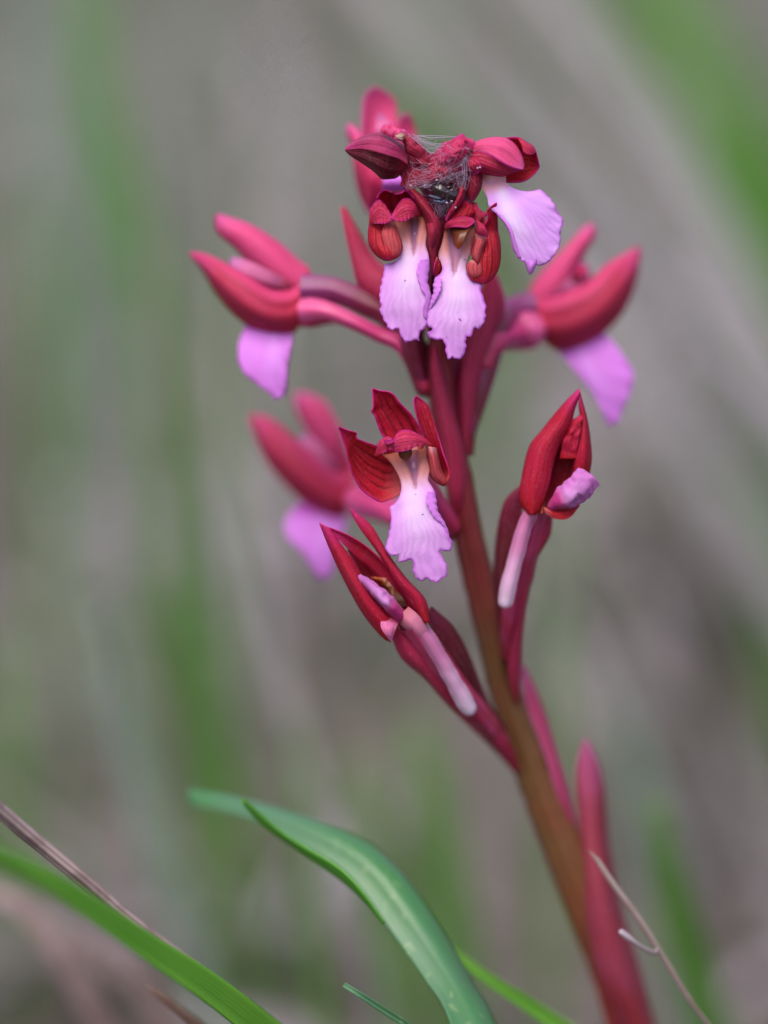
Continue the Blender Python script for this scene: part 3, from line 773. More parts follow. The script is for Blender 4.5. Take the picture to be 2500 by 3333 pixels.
part('lip', fl, [SH(T6, [(375, 550), (335, 740), (296, 880), (330, 980), (345, 1050), (320, 1110), (258, 1165), (236, 1255), (240, 1340), (200, 1440), (168, 1560), (150, 1650), (155, 1760), (214, 1780), (190, 1820), (150, 1865), (200, 1910),
                        (270, 1930), (340, 1930), (380, 2000), (386, 2080), (408, 2160), (435, 2172), (472, 2145)],
                   [(755, 540), (735, 720), (700, 860), (650, 960), (640, 1020), (652, 1090), (692, 1170), (760, 1207), (800, 1190), (815, 1163), (832, 1230), (824, 1330), (855, 1400), (858, 1450), (886, 1500), (874, 1590), (882, 1660), (855, 1722), (800, 1792), (730, 1783),
                    (726, 1840), (690, 1897), (640, 1890), (636, 1980), (630, 2080), (572, 2162), (500, 2166), (472, 2145)],
                   z=[2.0, 1.3, 0.7, 0.2, -0.1, -0.3, -0.1, 0.2], bow=0.45, ripple=0.09, seed=3, start=0.38, cav=((395, 780), (625, 780), (492, 1125))),
                 LB(T6, [(262, 1150), (238, 1250), (241, 1340), (201, 1440), (170, 1560)], [(335, 1172), (325, 1290), (285, 1390), (235, 1480), (182, 1558)],
                    z=[-0.05, -0.2, -0.2, -0.05], zL=[0.4, 0.3, 0.2, 0.1], zR=[-0.1, -0.3, -0.25, 0.0], slot=1, n=30, m=8, ripple=0.1, scallop=3, sfreq=6)], [M_LIP, M_ROLL], 0.14)

# ---- flower at the upper right beside the web
ov = tpts(R1, [(960, 560, 5), (900, 700, 7.5), (860, 900, 8.5), (790, 1300, 9)])
fl = part('flower', orchid, [TB(ov, [0.8, 0.9, 1.0, 1.0], seg=16)], M_OVARY, 0, 'topmost flower beside the web with a folded pink hood and a lip spread sideways')
part('sepal', fl, [LB(R1, [(1080, 440), (1160, 392), (1240, 384), (1290, 412), (1340, 444), (1362, 500), (1378, 566)],
                     [(1090, 640), (1160, 668), (1200, 673), (1270, 668), (1322, 640), (1360, 602), (1378, 574)],
                     z=[2.4, 2.2, 1.8, 1.4], zL=[1.2, 0.6, 0.2, 0.2, 0.8], zR=[1.6, 1.2, 1.0, 1.0])], M_SEPAL_LONG)
part('sepal', fl, [LB(R1, [(1240, 390), (1285, 408), (1330, 436), (1352, 462)], [(1270, 440), (1280, 480), (1320, 496), (1356, 480)],
                     z=[0.0, -0.4, -0.4, 0.2], zL=[0.4, 0.2, 0.2, 0.4], n=22, m=10)], M_PETAL)
part('petal', fl, [LB(R1, [(900, 500), (945, 432), (1020, 396), (1100, 384), (1170, 392), (1230, 436), (1268, 505), (1280, 570)],
                     [(905, 510), (960, 480), (1020, 472), (1080, 500), (1150, 545), (1210, 575), (1270, 590)],
                     z=[1.0, -0.8, -1.4, -1.0, -0.4], zL=[1.2, 0.8, 0.6, 0.4, 0.0], zR=[1.0, -0.8, -1.6, -1.6, -0.6])], M_OUTER_PINK)
part('petal', fl, [LB(R1, [(905, 510), (960, 482), (1020, 474), (1080, 502), (1150, 547), (1210, 577), (1272, 588)],
                     [(900, 525), (930, 580), (1000, 610), (1080, 626), (1150, 630), (1220, 604), (1276, 592)],
                     z=[1.0, -0.9, -1.2, -0.6, -0.3], zL=[1.0, -0.8, -1.6, -1.6, -0.6], zR=[1.2, 0.6, 0.6, 0.4, 0.0])], M_PETAL)
part('sepal', fl, [LB(R1, [(912, 540), (913, 640), (920, 740), (942, 792)], [(985, 560), (1016, 640), (1002, 720), (958, 792)],
                     z=[0.6, -0.2, 0.0, 0.6], zL=[1.4, 1.0, 0.9, 0.8], zR=[1.4, 1.2, 1.2, 0.9])], M_WITHER2)
part('petal', fl, [LB(R1, [(910, 500), (905, 560), (912, 610), (960, 620)], [(930, 490), (980, 540), (1016, 575), (1012, 605)],
                     z=[0.4, -0.8, -1.0, -0.4], zL=[0.8, 0.6, 0.4, 0.0], crumple=0.3, n=26, m=14)], M_PETAL)
part('column', fl, [LB(R1, [(1000, 560), (1005, 640), (1012, 700)], [(1170, 560), (1166, 620), (1166, 676)], z=[1.2, 0.6, 0.9], zL=[1.8, 1.6, 1.4])], M_COLUMN, 0.1)
part('lip', fl, [SH(R1, [(1012, 600), (1008, 690), (1045, 765), (1056, 820), (1100, 868), (1150, 925), (1190, 1000), (1206, 1080), (1240, 1150), (1298, 1190), (1308, 1243), (1332, 1246)],
                   [(1166, 600), (1164, 668), (1235, 718), (1320, 730), (1380, 719), (1422, 750), (1470, 802), (1500, 870), (1530, 918), (1512, 990), (1512, 1050), (1488, 1112), (1440, 1172), (1385, 1196), (1352, 1198), (1336, 1246)],
                   z=[1.2, 0.6, 0.0, -0.1, 0.1, 0.3], bow=0.5, ripple=0.10, seed=4, skew=0.15),
                 LB(R1, [(1110, 872), (1160, 935), (1195, 1010), (1212, 1090), (1245, 1152)], [(1130, 880), (1195, 960), (1222, 1050), (1240, 1100), (1262, 1150)],
                    z=[-0.3, -0.4, -0.3, 0.0], zL=[0.5, 0.4, 0.4, 0.3], zR=[-0.2, -0.3, -0.2, 0.0], slot=1, n=26, m=8),
                 LB(R1, [(1290, 1180), (1300, 1215), (1312, 1248), (1328, 1248)], [(1356, 1156), (1358, 1180), (1345, 1215), (1334, 1246)],
                    z=[-0.5, -0.6, -0.4, 0.0], zL=[0.2, 0.2, 0.2, 0.1], zR=[0.3, 0.2, 0.2, 0.1], slot=1, n=18, m=8)], [M_LIP_TOP, M_ROLL], 0.14)

# ---- withered buds at the tip
fl = part('withered_bud', orchid, [TB(tpts(R1, [(560, 560, 4), (660, 640, 5), (740, 800, 6), (780, 1000, 7.5)]), [0.9, 1.2, 1.1, 0.9], seg=14)], M_OVARY, 0, 'dark shrivelled bud with a beaked hood at the top of the spike')
part('sepal', fl, [LB(R1, [(535, 430), (450, 398), (360, 362), (280, 368), (205, 408), (143, 455)], [(540, 560), (480, 520), (400, 492), (320, 470), (240, 458), (146, 464)],
                     z=[1.0, -1.4, -1.8, -0.8, 1.4], zL=[2.0, 1.6, 1.4, 1.4, 1.8], zR=[0.2, -2.2, -2.6, -1.2, 1.2])], M_WITHER_LIT)
part('sepal', fl, [LB(R1, [(540, 555), (480, 518), (400, 490), (320, 468), (240, 456), (145, 462)], [(505, 610), (470, 640), (425, 648), (375, 646), (325, 600), (240, 540), (180, 502), (146, 470)],
                     z=[0.6, -1.6, -2.0, -0.8, 1.2], zL=[0.2, -2.2, -2.6, -1.2, 1.2], zR=[1.6, 1.0, 0.8, 0.8, 1.4], ripple=0.2, freq=3)], M_WITHER)
part('sepal', fl, [LB(R1, [(372, 352), (374, 310), (388, 298), (430, 303), (480, 318), (532, 356)], [(385, 352), (400, 366), (430, 376), (470, 392), (505, 402), (530, 396)],
                     z=[0.4, -0.6, -0.6, 0.2], zL=[1.0, 0.4, 0.2, 0.2], crumple=0.45, cscale=1400, n=40, m=16)], M_OUTER_PINK)
part('dead_tip', fl, [LB(R1, [(462, 372), (480, 355), (505, 350), (522, 362)], [(470, 392), (490, 404), (515, 402), (526, 385)], z=[-0.8, -1.1, -1.0, -0.6], zL=[-0.3, -0.3, -0.3, -0.3], crumple=0.2, n=16, m=8)],
     plain('dead_tissue', [(0, lin(164, 132, 124)), (1, lin(134, 100, 84))], 0.6, 0.1, 900, 0.5, lin(120, 80, 60)), 0.08, 'tan dried patch on the shrivelled bud')
part('sepal', fl, [LB(R1, [(505, 395), (530, 450), (560, 500), (640, 560), (720, 590)], [(540, 362), (600, 400), (650, 450), (700, 492), (760, 510)],
                     z=[0.0, -0.4, 0.0, 0.6], zL=[0.8, 0.4, 0.4, 0.6], zR=[0.4, 0.6, 0.8, 1.0], crumple=0.3)], M_WITHER2)
part('sepal', fl, [LB(R1, [(520, 470), (520, 560), (508, 640), (505, 700), (530, 716)], [(760, 505), (760, 590), (740, 660), (690, 690), (600, 708)],
                     z=[2.6, 2.2, 1.6, 1.2], zL=[1.8, 1.4, 0.8, 0.6], zR=[2.6, 2.2, 1.6, 1.2], crumple=0.4)], M_WITHER2)
fl = part('withered_bud', orchid, [TB(tpts(R1, [(820, 520, 4), (800, 700, 5.5), (790, 900, 7)]), [1.2, 1.1, 0.9], seg=14)], M_OVARY, 0, 'crumpled bud wrapped in web at the top of the spike')
part('sepal', fl, [LB(R1, [(700, 500), (730, 455), (780, 420), (830, 382), (880, 376), (930, 392), (972, 415)], [(720, 640), (760, 600), (830, 570), (880, 540), (920, 500), (940, 470), (970, 425)],
                     z=[0.6, -1.6, -2.2, -1.4, 0.2], zL=[1.4, 1.2, 0.8, 0.8, 0.8], zR=[0.8, 0.2, -0.4, -0.2, 0.4], crumple=0.45, cscale=1100, n=60, m=26)], M_OUTER)
part('sepal', fl, [LB(R1, [(520, 590), (620, 570), (720, 540), (830, 520), (920, 505)], [(515, 712), (610, 700), (700, 690), (820, 660), (915, 640)],
                     z=[1.2, 0.8, -0.8, -1.2, -0.4], zL=[1.8, 1.2, 0.6, 0.2, 0.4], zR=[1.2, 1.2, 0.8, 0.6, 0.6], crumple=0.45, cscale=1000, n=60, m=22)], M_WITHER2)
part('sepal', fl, [LB(R1, [(640, 660), (660, 720), (700, 790), (740, 860), (770, 900)], [(930, 620), (920, 680), (880, 760), (820, 840), (780, 900)],
                     z=[3.2, 3.4, 3.0, 2.0], zL=[2.0, 1.6, 1.2, 1.0], zR=[1.6, 1.2, 0.8, 0.8], crumple=0.3)], M_WITHER2)

# ---- flower behind the top of the spike (out of focus)
Z0 = 17
ov = tpts(R1, [(420, 800, Z0), (560, 1100, Z0 - 2), (680, 1400, 14), (740, 1700, 12)])
fl = part('flower', orchid, [TB(ov, [1.2, 1.1, 1.1, 1.0], seg=14)], M_OVARY_PINK, 0, 'blurred pink flower standing behind the webbed top')
part('sepal', fl, [LB(R1, [(290, 640), (250, 420), (252, 250), (270, 120), (335, 62)], [(500, 640), (490, 420), (476, 250), (456, 140), (350, 64)], z=[Z0 - 1, Z0 + 1, Z0 + 2, Z0 + 1], zL=[Z0 - 2, Z0 - 1, Z0, Z0 + 1])], M_OUTER_PINK)
part('sepal', fl, [LB(R1, [(260, 760), (205, 600), (180, 450), (150, 350), (160, 298)], [(380, 700), (320, 560), (290, 450), (235, 350), (180, 298)], z=[Z0 - 4, Z0 - 3, Z0 - 3, Z0 - 2], zL=[Z0, Z0, Z0, Z0 - 1])], M_OUTER_PINK)
part('sepal', fl, [LB(R1, [(430, 600), (460, 420), (480, 300), (510, 235)], [(620, 560), (606, 420), (585, 310), (550, 232)], z=[Z0, Z0 + 1, Z0 + 1, Z0])], M_OUTER_PINK)
part('petal', fl, [LB(R1, [(350, 400), (340, 320), (345, 260), (360, 238)], [(470, 380), (440, 320), (410, 270), (385, 240)], z=[Z0 - 3, Z0 - 3.5, Z0 - 3, Z0 - 3])], M_PETAL_FAR)
part('petal', fl, [LB(R1, [(195, 520), (205, 640), (235, 760), (290, 870)], [(440, 520), (440, 640), (420, 760), (320, 880)], z=[Z0 - 5, Z0 - 6, Z0 - 5, Z0 - 3], zL=[Z0 - 1, Z0 - 1, Z0 - 1, Z0 - 1])], M_OUTER)
part('lip', fl, [LB(R1, [(390, 600), (380, 680), (380, 740)], [(540, 590), (540, 690), (530, 740)], z=[Z0 - 7, Z0 - 8, Z0 - 7])], M_LIP_FAR)

# ---- flower at the left (side view)
Z0 = 14
ov = tpts(R3, [(910, 690, Z0 - 1), (1150, 700, Z0 - 1.5), (1400, 800, Z0 - 2), (1600, 920, 11.5)]) + [P(*F_DISP((905, 800, 10.5)))]
fl = part('flower', orchid, [TB(ov, [1.5, 1.25, 1.3, 1.2, 0.9], seg=16)], M_OVARY, 0, 'side view flower on the long purple stalk beside the tall narrow bract')
ov2 = tpts(R3, [(930, 850, Z0 - 1.5), (1100, 860, Z0 - 3), (1300, 940, Z0 - 3.5), (1500, 1040, 10.5), (1700, 1150, 10)]) + [P(*F_DISP((930, 850, 10)))]
part('spur', fl, [TB(ov2, [1.3, 0.9, 0.75, 0.75, 0.8, 0.8], seg=14)], M_OVARY_PINK, 0)
part('spur_mouth', fl, [TB(tpts(R3, [(860, 860, Z0 - 1), (960, 890, Z0 - 1), (1080, 895, Z0 - 0.5), (1210, 925, Z0)]), [1.6, 1.25, 0.9, 0.4], seg=14, cap0=True)], M_LATERAL, 0)
part('sepal', fl, [LB(R3, [(1000, 640), (960, 530), (870, 455), (750, 345), (620, 255), (500, 188), (400, 152), (270, 112)], [(930, 880), (790, 760), (650, 640), (500, 490), (380, 360), (292, 290), (246, 228), (240, 125)],
                     z=[Z0 - 0.5, Z0 - 1.3, Z0 - 1.3, Z0 - 0.6], zL=[Z0 + 0.8, Z0 + 0.4, Z0, Z0], zR=[Z0 + 1, Z0, Z0, Z0])], M_OUTER_PINK)
part('sepal', fl, [LB(R3, [(930, 640), (800, 700), (660, 690), (520, 600), (390, 530), (260, 460), (150, 415), (42, 405)],
                     [(935, 900), (850, 1020), (740, 1046), (600, 1022), (460, 950), (330, 830), (225, 690), (150, 560), (44, 425)],
                     z=[Z0 - 2, Z0 - 3.6, Z0 - 3.6, Z0 - 2.2, Z0], zL=[Z0 - 1, Z0 - 2.2, Z0 - 2.2, Z0 - 1, Z0], zR=[Z0 - 1, Z0 - 0.5, Z0 - 0.5, Z0, Z0], across=[0, -0.15, -0.2, 0.2, 0.1, 0, 0, 0, 0], across_fade=0.6)], M_LATERAL)
part('sepal', fl, [LB(R3, [(900, 600), (760, 600), (600, 560), (450, 540), (300, 480)], [(900, 800), (740, 800), (560, 740), (420, 650), (310, 560)], z=[Z0 + 2, Z0 + 3, Z0 + 3, Z0 + 2])], M_OUTER_PINK)
part('petal', fl, [LB(R3, [(830, 640), (680, 560), (540, 490), (440, 455), (360, 445)], [(780, 690), (640, 640), (520, 590), (420, 550), (355, 500)], z=[Z0 - 1, Z0 - 2, Z0 - 2, Z0 - 1])], M_PETAL_FAR)
part('lip', fl, [SH(R3, [(540, 920), (470, 990), (425, 1090), (415, 1180), (432, 1290), (520, 1390), (620, 1465), (690, 1535)], [(830, 980), (835, 1080), (815, 1200), (795, 1320), (792, 1420), (775, 1500), (715, 1538)],
                   z=[Z0 - 0.5, Z0 - 2, Z0 - 2.4, Z0 - 2], bow=0.8, ripple=0.15, crenel=3, seed=5)], M_LIP_FAR)

# ---- flower at the right (side view)
Z0 = 21
ov = tpts(R4, [(600, 760, Z0 - 1), (480, 780, Z0 - 1.5), (370, 840, Z0 - 3), (280, 1000, 13)]) + [P(*F_DISP((1000, 960, 11)))]
fl = part('flower', orchid, [TB(ov, [1.5, 1.3, 1.3, 1.2, 0.8], seg=16)], M_OVARY, 0, 'side view flower whose lip points away from the stem above the bud with the pale spur')
part('spur', fl, [TB(tpts(R4, [(680, 960, Z0 - 1), (560, 960, Z0 - 2), (430, 990, Z0 - 3), (300, 1040, 13), (220, 1150, 12), (180, 1300, 11)]), [2.2, 1.9, 1.5, 1.4, 1.2, 0.8], seg=16, cap0=True)], M_OVARY_PINK, 0)
part('sepal', fl, [LB(R4, [(545, 760), (545, 690), (600, 570), (690, 455), (800, 335), (920, 215), (1020, 108), (1082, 68)], [(800, 900), (880, 740), (940, 580), (995, 410), (1055, 280), (1120, 175), (1108, 82)],
                     z=[Z0 - 0.5, Z0 - 1.3, Z0 - 1.3, Z0 - 0.6], zL=[Z0 + 0.8, Z0 + 0.4, Z0, Z0], zR=[Z0 + 1, Z0, Z0, Z0])], M_OUTER_PINK)
part('sepal', fl, [LB(R4, [(570, 720), (700, 700), (860, 640), (980, 590), (1090, 530), (1200, 420), (1330, 340), (1480, 262)],
                     [(620, 900), (720, 1080), (860, 1135), (1020, 1092), (1180, 990), (1300, 870), (1405, 700), (1472, 480), (1495, 285)],
                     z=[Z0 - 2, Z0 - 3.6, Z0 - 3.6, Z0 - 2.2, Z0], zL=[Z0 - 1, Z0 - 2.2, Z0 - 2.2, Z0 - 1, Z0], zR=[Z0 - 1, Z0 - 0.5, Z0 - 0.5, Z0, Z0], across=[0, -0.15, -0.2, 0.2, 0.1, 0, 0, 0, 0], across_fade=0.6)], M_LATERAL)
part('sepal', fl, [LB(R4, [(640, 700), (820, 560), (940, 470), (1050, 420)], [(760, 820), (900, 720), (1020, 640), (1090, 540)], z=[Z0 + 1, Z0 + 2, Z0 + 2, Z0 + 1])], M_OUTER_PINK)
part('petal', fl, [LB(R4, [(740, 690), (850, 570), (950, 470), (1010, 400)], [(830, 690), (930, 620), (1030, 530), (1060, 430)], z=[Z0 - 1, Z0 - 2, Z0 - 2, Z0 - 1])], M_PETAL_FAR)
part('petal', fl, [LB(R4, [(900, 560), (950, 460), (1000, 395)], [(960, 560), (1030, 500), (1065, 440)], z=[Z0 - 2, Z0 - 3, Z0 - 2])], M_PETAL)
part('lip', fl, [SH(R4, [(760, 1080), (860, 1190), (960, 1310), (1060, 1430), (1140, 1560), (1190, 1680), (1225, 1745)], [(1150, 960), (1230, 1020), (1330, 1140), (1432, 1310), (1405, 1480), (1345, 1600), (1305, 1720), (1245, 1748)],
                   z=[Z0 - 0.5, Z0 - 2, Z0 - 2.4, Z0 - 2], bow=0.8, ripple=0.15, crenel=3, seed=6)], M_LIP_FAR)

# ---- flower at the lower left behind (most out of focus)
Z0 = 29
ov = tpts(R5, [(1040, 1080, Z0 - 2), (1200, 1120, Z0 - 4), (1400, 1190, 19), (1600, 1300, 15)]) + [P(*F_DISP((985, 1160, 13)))]
fl = part('flower', orchid, [TB(ov, [2.0, 1.6, 1.4, 1.2, 0.9], seg=16, cap0=True)], M_OVARY_PINK, 0, 'most blurred pink flower behind the open front flower')
part('sepal', fl, [LB(R5, [(840, 920), (740, 640), (640, 470), (560, 320), (515, 200), (520, 75)], [(1080, 840), (1010, 600), (950, 410), (880, 280), (800, 160), (640, 80)],
                     z=[Z0, Z0 - 2, Z0 - 2, Z0 - 1], zL=[Z0 + 1, Z0, Z0, Z0])], M_OUTER_PINK)
part('sepal', fl, [LB(R5, [(1100, 820), (940, 850), (790, 750), (620, 600), (440, 440), (280, 325), (105, 285)],
                     [(1090, 1120), (980, 1250), (870, 1270), (720, 1195), (560, 1085), (400, 930), (265, 760), (170, 560), (95, 330)],
                     z=[Z0 - 2, Z0 - 3.6, Z0 - 3.6, Z0 - 2.2, Z0], zL=[Z0 - 1, Z0 - 2.2, Z0 - 2.2, Z0 - 1, Z0], zR=[Z0 - 1, Z0 - 0.5, Z0 - 0.5, Z0, Z0], across=[0, -0.15, -0.2, 0.2, 0.1, 0, 0, 0, 0], across_fade=0.6)], M_LATERAL)
part('sepal', fl, [LB(R5, [(1080, 700), (900, 640), (760, 620), (640, 600)], [(1080, 980), (920, 900), (760, 820), (640, 700)], z=[Z0 + 1, Z0 + 2, Z0 + 2, Z0 + 1])], M_OUTER_PINK)
part('petal', fl, [LB(R5, [(960, 800), (840, 660), (740, 540), (600, 470)], [(900, 860), (780, 740), (660, 660), (560, 560)], z=[Z0 - 1, Z0 - 2, Z0 - 2, Z0 - 1])], M_PETAL_FAR)
part('lip', fl, [SH(R5, [(580, 1110), (500, 1190), (430, 1320), (450, 1440), (560, 1560), (640, 1660), (690, 1760), (770, 1850)], [(1000, 1240), (1010, 1330), (960, 1450), (920, 1580), (895, 1700), (870, 1800), (790, 1850)],
                   z=[Z0 - 0.5, Z0 - 2, Z0 - 2.4, Z0 - 2], bow=0.8, ripple=0.15, crenel=3, seed=7)], M_LIP_FAR)

# ---- closed flower at the right with pale spur
ov = tpts(R6, [(470, 900, 5), (400, 1200, 6.5), (320, 1500, 8.5), (270, 1800, 11), (240, 2120, 13.5)])
fl = part('flower', orchid, [TB(ov, [1.0, 1.25, 1.25, 1.15, 0.8], seg=16, ribs=3, rib=0.1, bump=0.1)], M_OVARY_RED, 0, 'half closed flower with a pale blunt spur pointing down along its stalk')
part('sepal', fl, [LB(R6, [(380, 1014), (335, 940), (322, 850), (350, 680), (400, 500), (478, 400), (570, 285), (665, 175), (765, 78)],
                     [(440, 1015), (480, 960), (540, 800), (570, 650), (622, 490), (690, 385), (712, 310), (742, 200), (775, 120)],
                     z=[2.4, 1.8, 1.6, 1.6, 1.8], zL=[3.6, 3.6, 3.6, 3.2, 2.0], zR=[3.0, 2.6, 2.6, 2.6, 2.0])], M_BUDSEP)
part('sepal', fl, [LB(R6, [(725, 730), (735, 580), (765, 450), (782, 340), (764, 220), (764, 120)], [(838, 720), (856, 600), (846, 450), (822, 300), (792, 190), (772, 112)],
                     z=[2.6, 2.0, 2.0, 2.0, 2.0], zL=[3.2, 2.8, 2.6, 2.4, 2.0], zR=[4.0, 3.6, 3.4, 2.8, 2.2])], M_BUDSEP)
part('sepal', fl, [LB(R6, [(480, 1010), (520, 820), (560, 650), (600, 500), (650, 420)], [(620, 1000), (700, 780), (735, 600), (745, 480), (735, 420)],
                     z=[4.0, 5.0, 5.0, 4.4], zL=[3.0, 3.2, 3.2, 3.2], zR=[3.6, 3.8, 3.8, 3.6])], M_BUDIN)
part('petal', fl, [LB(R6, [(620, 600), (650, 440), (710, 330), (760, 280), (790, 225)], [(750, 600), (768, 420), (790, 350), (795, 300), (798, 240)], z=[2.6, 2.2, 2.0, 2.2], zL=[3.0, 2.8, 2.6, 2.4], crumple=0.3, n=40, m=16)], M_BUDSEP)
part('lip', fl, [LB(R6, [(530, 950), (600, 830), (680, 752), (735, 700), (795, 668), (850, 730)], [(560, 992), (680, 966), (780, 940), (850, 870), (880, 830), (922, 786)],
                   z=[2.4, 0.4, 0.2, 0.4, 0.8], zL=[2.8, 2.0, 1.4, 1.0, 1.0], zR=[2.8, 1.8, 1.4, 1.2, 1.0], crumple=0.32, cscale=750, n=44, m=24, ripple=0.2, scallop=3, sfreq=5)], M_CURL, 0.12)
part('petal', fl, [LB(R6, [(500, 960), (580, 985), (680, 965), (770, 940)], [(520, 1010), (600, 1048), (690, 1040), (765, 952)], z=[2.8, 1.6, 1.6, 2.4], zL=[3.0, 2.6, 2.6, 2.6])], M_SEPAL_LONG)
part('spur', fl, [TB(tpts(R6, [(430, 980, 3.4), (370, 1080, 4.0), (320, 1250, 4.6), (265, 1450, 5.2), (225, 1610, 5.8), (212, 1712, 6.2)]), [0.8, 0.85, 0.84, 0.84, 0.86, 0.76], seg=20, ribs=2, rib=0.1, flat=0.55, cap0=True, bump=0.15)], M_SPUR, 0)
part('bract', orchid, [LB(R6, [(300, 2380), (225, 2140), (172, 1900), (140, 1600), (133, 1350), (165, 1080), (220, 900), (325, 800)], [(315, 2380), (318, 2140), (312, 1900), (300, 1600), (310, 1350), (330, 1150), (345, 980), (345, 830)],
                          z=[15.5, 13.8, 12, 10, 8.5, 7.5, 6], zL=[15.8, 14, 12.5, 11, 10, 8.5, 7])], M_BRACT_DARK)
part('bract', orchid, [LB(R6, [(290, 2420), (238, 2160), (280, 1900), (330, 1600), (400, 1330), (460, 1130), (490, 980)], [(320, 2420), (335, 2150), (346, 1900), (385, 1620), (450, 1350), (548, 1170), (566, 985)],
                          z=[14.6, 12.3, 10.5, 8.5, 7, 6, 5.4], zR=[15.8, 14, 12, 10, 8.5, 7.5, 6.5])], M_BRACT)

# ---- closed flower at the lower left with pale spur
ov = tpts(R7, [(740, 860, 3), (900, 1080, 5), (1080, 1340, 8), (1280, 1580, 12), (1420, 1760, 15.5)])
fl = part('flower', orchid, [TB(ov, [1.1, 1.3, 1.3, 1.2, 1.0], seg=16, ribs=3, rib=0.1, bump=0.1)], M_OVARY_RED, 0, 'closed slender flower slanting away from the stem with three narrow crimson sepals')
part('sepal', fl, [LB(R7, [(605, 995), (545, 962), (430, 830), (330, 670), (230, 475), (150, 295), (88, 138)], [(660, 900), (590, 800), (470, 660), (385, 500), (310, 380), (230, 275), (160, 172)],
                     z=[1.6, 0.6, 0.2, 0.4, 0.4], zL=[2.4, 2.2, 2.0, 1.4, 0.6], zR=[2.4, 2.0, 1.8, 1.2, 0.6])], M_BUDSEP)
part('sepal', fl, [LB(R7, [(860, 870), (760, 720), (660, 570), (560, 430), (420, 300), (290, 222), (165, 172)], [(760, 830), (650, 700), (560, 590), (460, 480), (370, 400), (280, 310), (200, 235)],
                     z=[3.0, 2.6, 2.2, 1.6, 0.8], zL=[2.2, 1.4, 1.2, 0.8, 0.5], zR=[3.4, 3.2, 2.8, 1.8, 0.8])], M_BUDSEP)
part('sepal', fl, [LB(R7, [(840, 850), (750, 690), (640, 560), (565, 440), (480, 310), (390, 190), (330, 92), (314, 38)], [(882, 862), (850, 690), (725, 550), (610, 400), (525, 260), (455, 150), (322, 40)],
                     z=[1.4, 0.8, 0.6, 0.6, 0.6], zL=[1.8, 1.2, 1.2, 0.9, 0.7], zR=[2.2, 2.0, 1.6, 1.2, 0.7])], M_BUDSEP)
part('petal', fl, [LB(R7, [(640, 900), (500, 720), (410, 560), (340, 420), (290, 330)], [(780, 800), (680, 680), (580, 560), (480, 460), (340, 330)], z=[4.0, 4.4, 4.2, 3.0], zL=[2.6, 2.2, 2.0, 1.8])], M_BUDIN)
part('anther', fl, [LB(R7, [(640, 760), (580, 660), (520, 560), (470, 520)], [(720, 730), (680, 660), (600, 570), (520, 515)], z=[2.2, 2.0, 2.2, 2.6], zL=[2.8, 2.8, 2.8, 2.8], crumple=0.25)], M_ANTHER, 0.1)
part('petal', fl, [LB(R7, [(660, 850), (640, 900), (620, 950), (606, 990)], [(560, 800), (530, 850), (540, 910), (602, 990)], z=[2.0, 0.7, 0.6, 1.2], zL=[2.4, 1.4, 1.2, 1.2])], M_PETAL_FAR)
part('column', fl, [LB(R7, [(640, 830), (680, 880), (760, 950), (850, 1030)], [(730, 740), (800, 800), (860, 880), (910, 1000)], z=[2.0, 1.8, 2.2, 3.2], zL=[2.8, 2.8, 3.0, 3.6])], M_COLUMN_PINK)
part('lip', fl, [LB(R7, [(660, 860), (570, 770), (470, 665), (405, 590), (342, 528)], [(715, 790), (625, 690), (545, 605), (455, 540), (382, 502)],
                   z=[2.0, 0.4, 0.2, 0.4, 0.6], zL=[2.6, 1.6, 1.4, 1.0, 0.8], zR=[2.6, 1.6, 1.4, 1.0, 0.8], crumple=0.2, cscale=750, n=44, m=18, scallop=2, sfreq=6)], M_CURL, 0.12)
part('spur', fl, [TB(tpts(R7, [(790, 850, 2.2), (860, 950, 2.8), (945, 1090, 3.7), (1035, 1250, 4.8), (1120, 1395, 6), (1190, 1520, 7)]), [0.7, 0.85, 0.85, 0.9, 0.95, 0.8], seg=20, ribs=2, rib=0.1, flat=0.55, cap0=True, bump=0.15)], M_SPUR, 0)
part('bract', orchid, [LB(R7, [(1510, 1960), (1380, 1810), (1200, 1630), (1000, 1440), (850, 1265), (680, 1110), (600, 930)], [(1530, 1900), (1460, 1720), (1290, 1580), (1110, 1440), (960, 1290), (830, 1080), (720, 880)],
                          z=[16, 13, 10.5, 7.5, 5.6, 4, 3.4], zL=[17.5, 15.6, 13, 10.5, 8, 5.5, 4])], M_BRACT)
part('bract', orchid, [LB(R7, [(1420, 1660), (1260, 1480), (1140, 1290), (990, 1040), (840, 820)], [(1440, 1620), (1330, 1460), (1250, 1290), (1160, 1070), (1050, 880), (890, 735)],
                          z=[15.5, 12, 9.5, 7, 5.5, 4], zR=[16, 13, 11, 9, 7, 5])], M_BRACT_DARK)

# ---- bracts along the stem
part('bract', orchid, [LB(R3, [(1640, 900), (1480, 830), (1350, 690), (1290, 480), (1240, 250), (1205, 60)], [(1700, 700), (1600, 560), (1480, 460), (1390, 320), (1310, 180), (1235, 50)],
                          z=[9.5, 10, 11, 11.5, 12], zL=[11, 12, 12, 12, 12], zR=[11, 11, 12, 12, 12])], M_BRACT, label='tall narrow bract above the side flower stalk')
part('bract', orchid, [LB(T8, [(1010, 1980), (940, 1660), (900, 1300), (850, 1000), (815, 800), (785, 600), (768, 420), (788, 228)], [(1050, 1980), (1105, 1640), (1085, 1320), (1060, 1150), (1010, 960), (960, 780), (910, 600), (860, 420), (798, 228)],
                          z=[11.2, 9.6, 8.8, 8.0, 7.6, 7.4, 7.4], zL=[11.6, 10.6, 9.8, 9.0, 8.4, 7.8, 7.4], zR=[11.6, 10.6, 9.6, 9, 8.6, 8.2, 7.6])], M_BRACT)
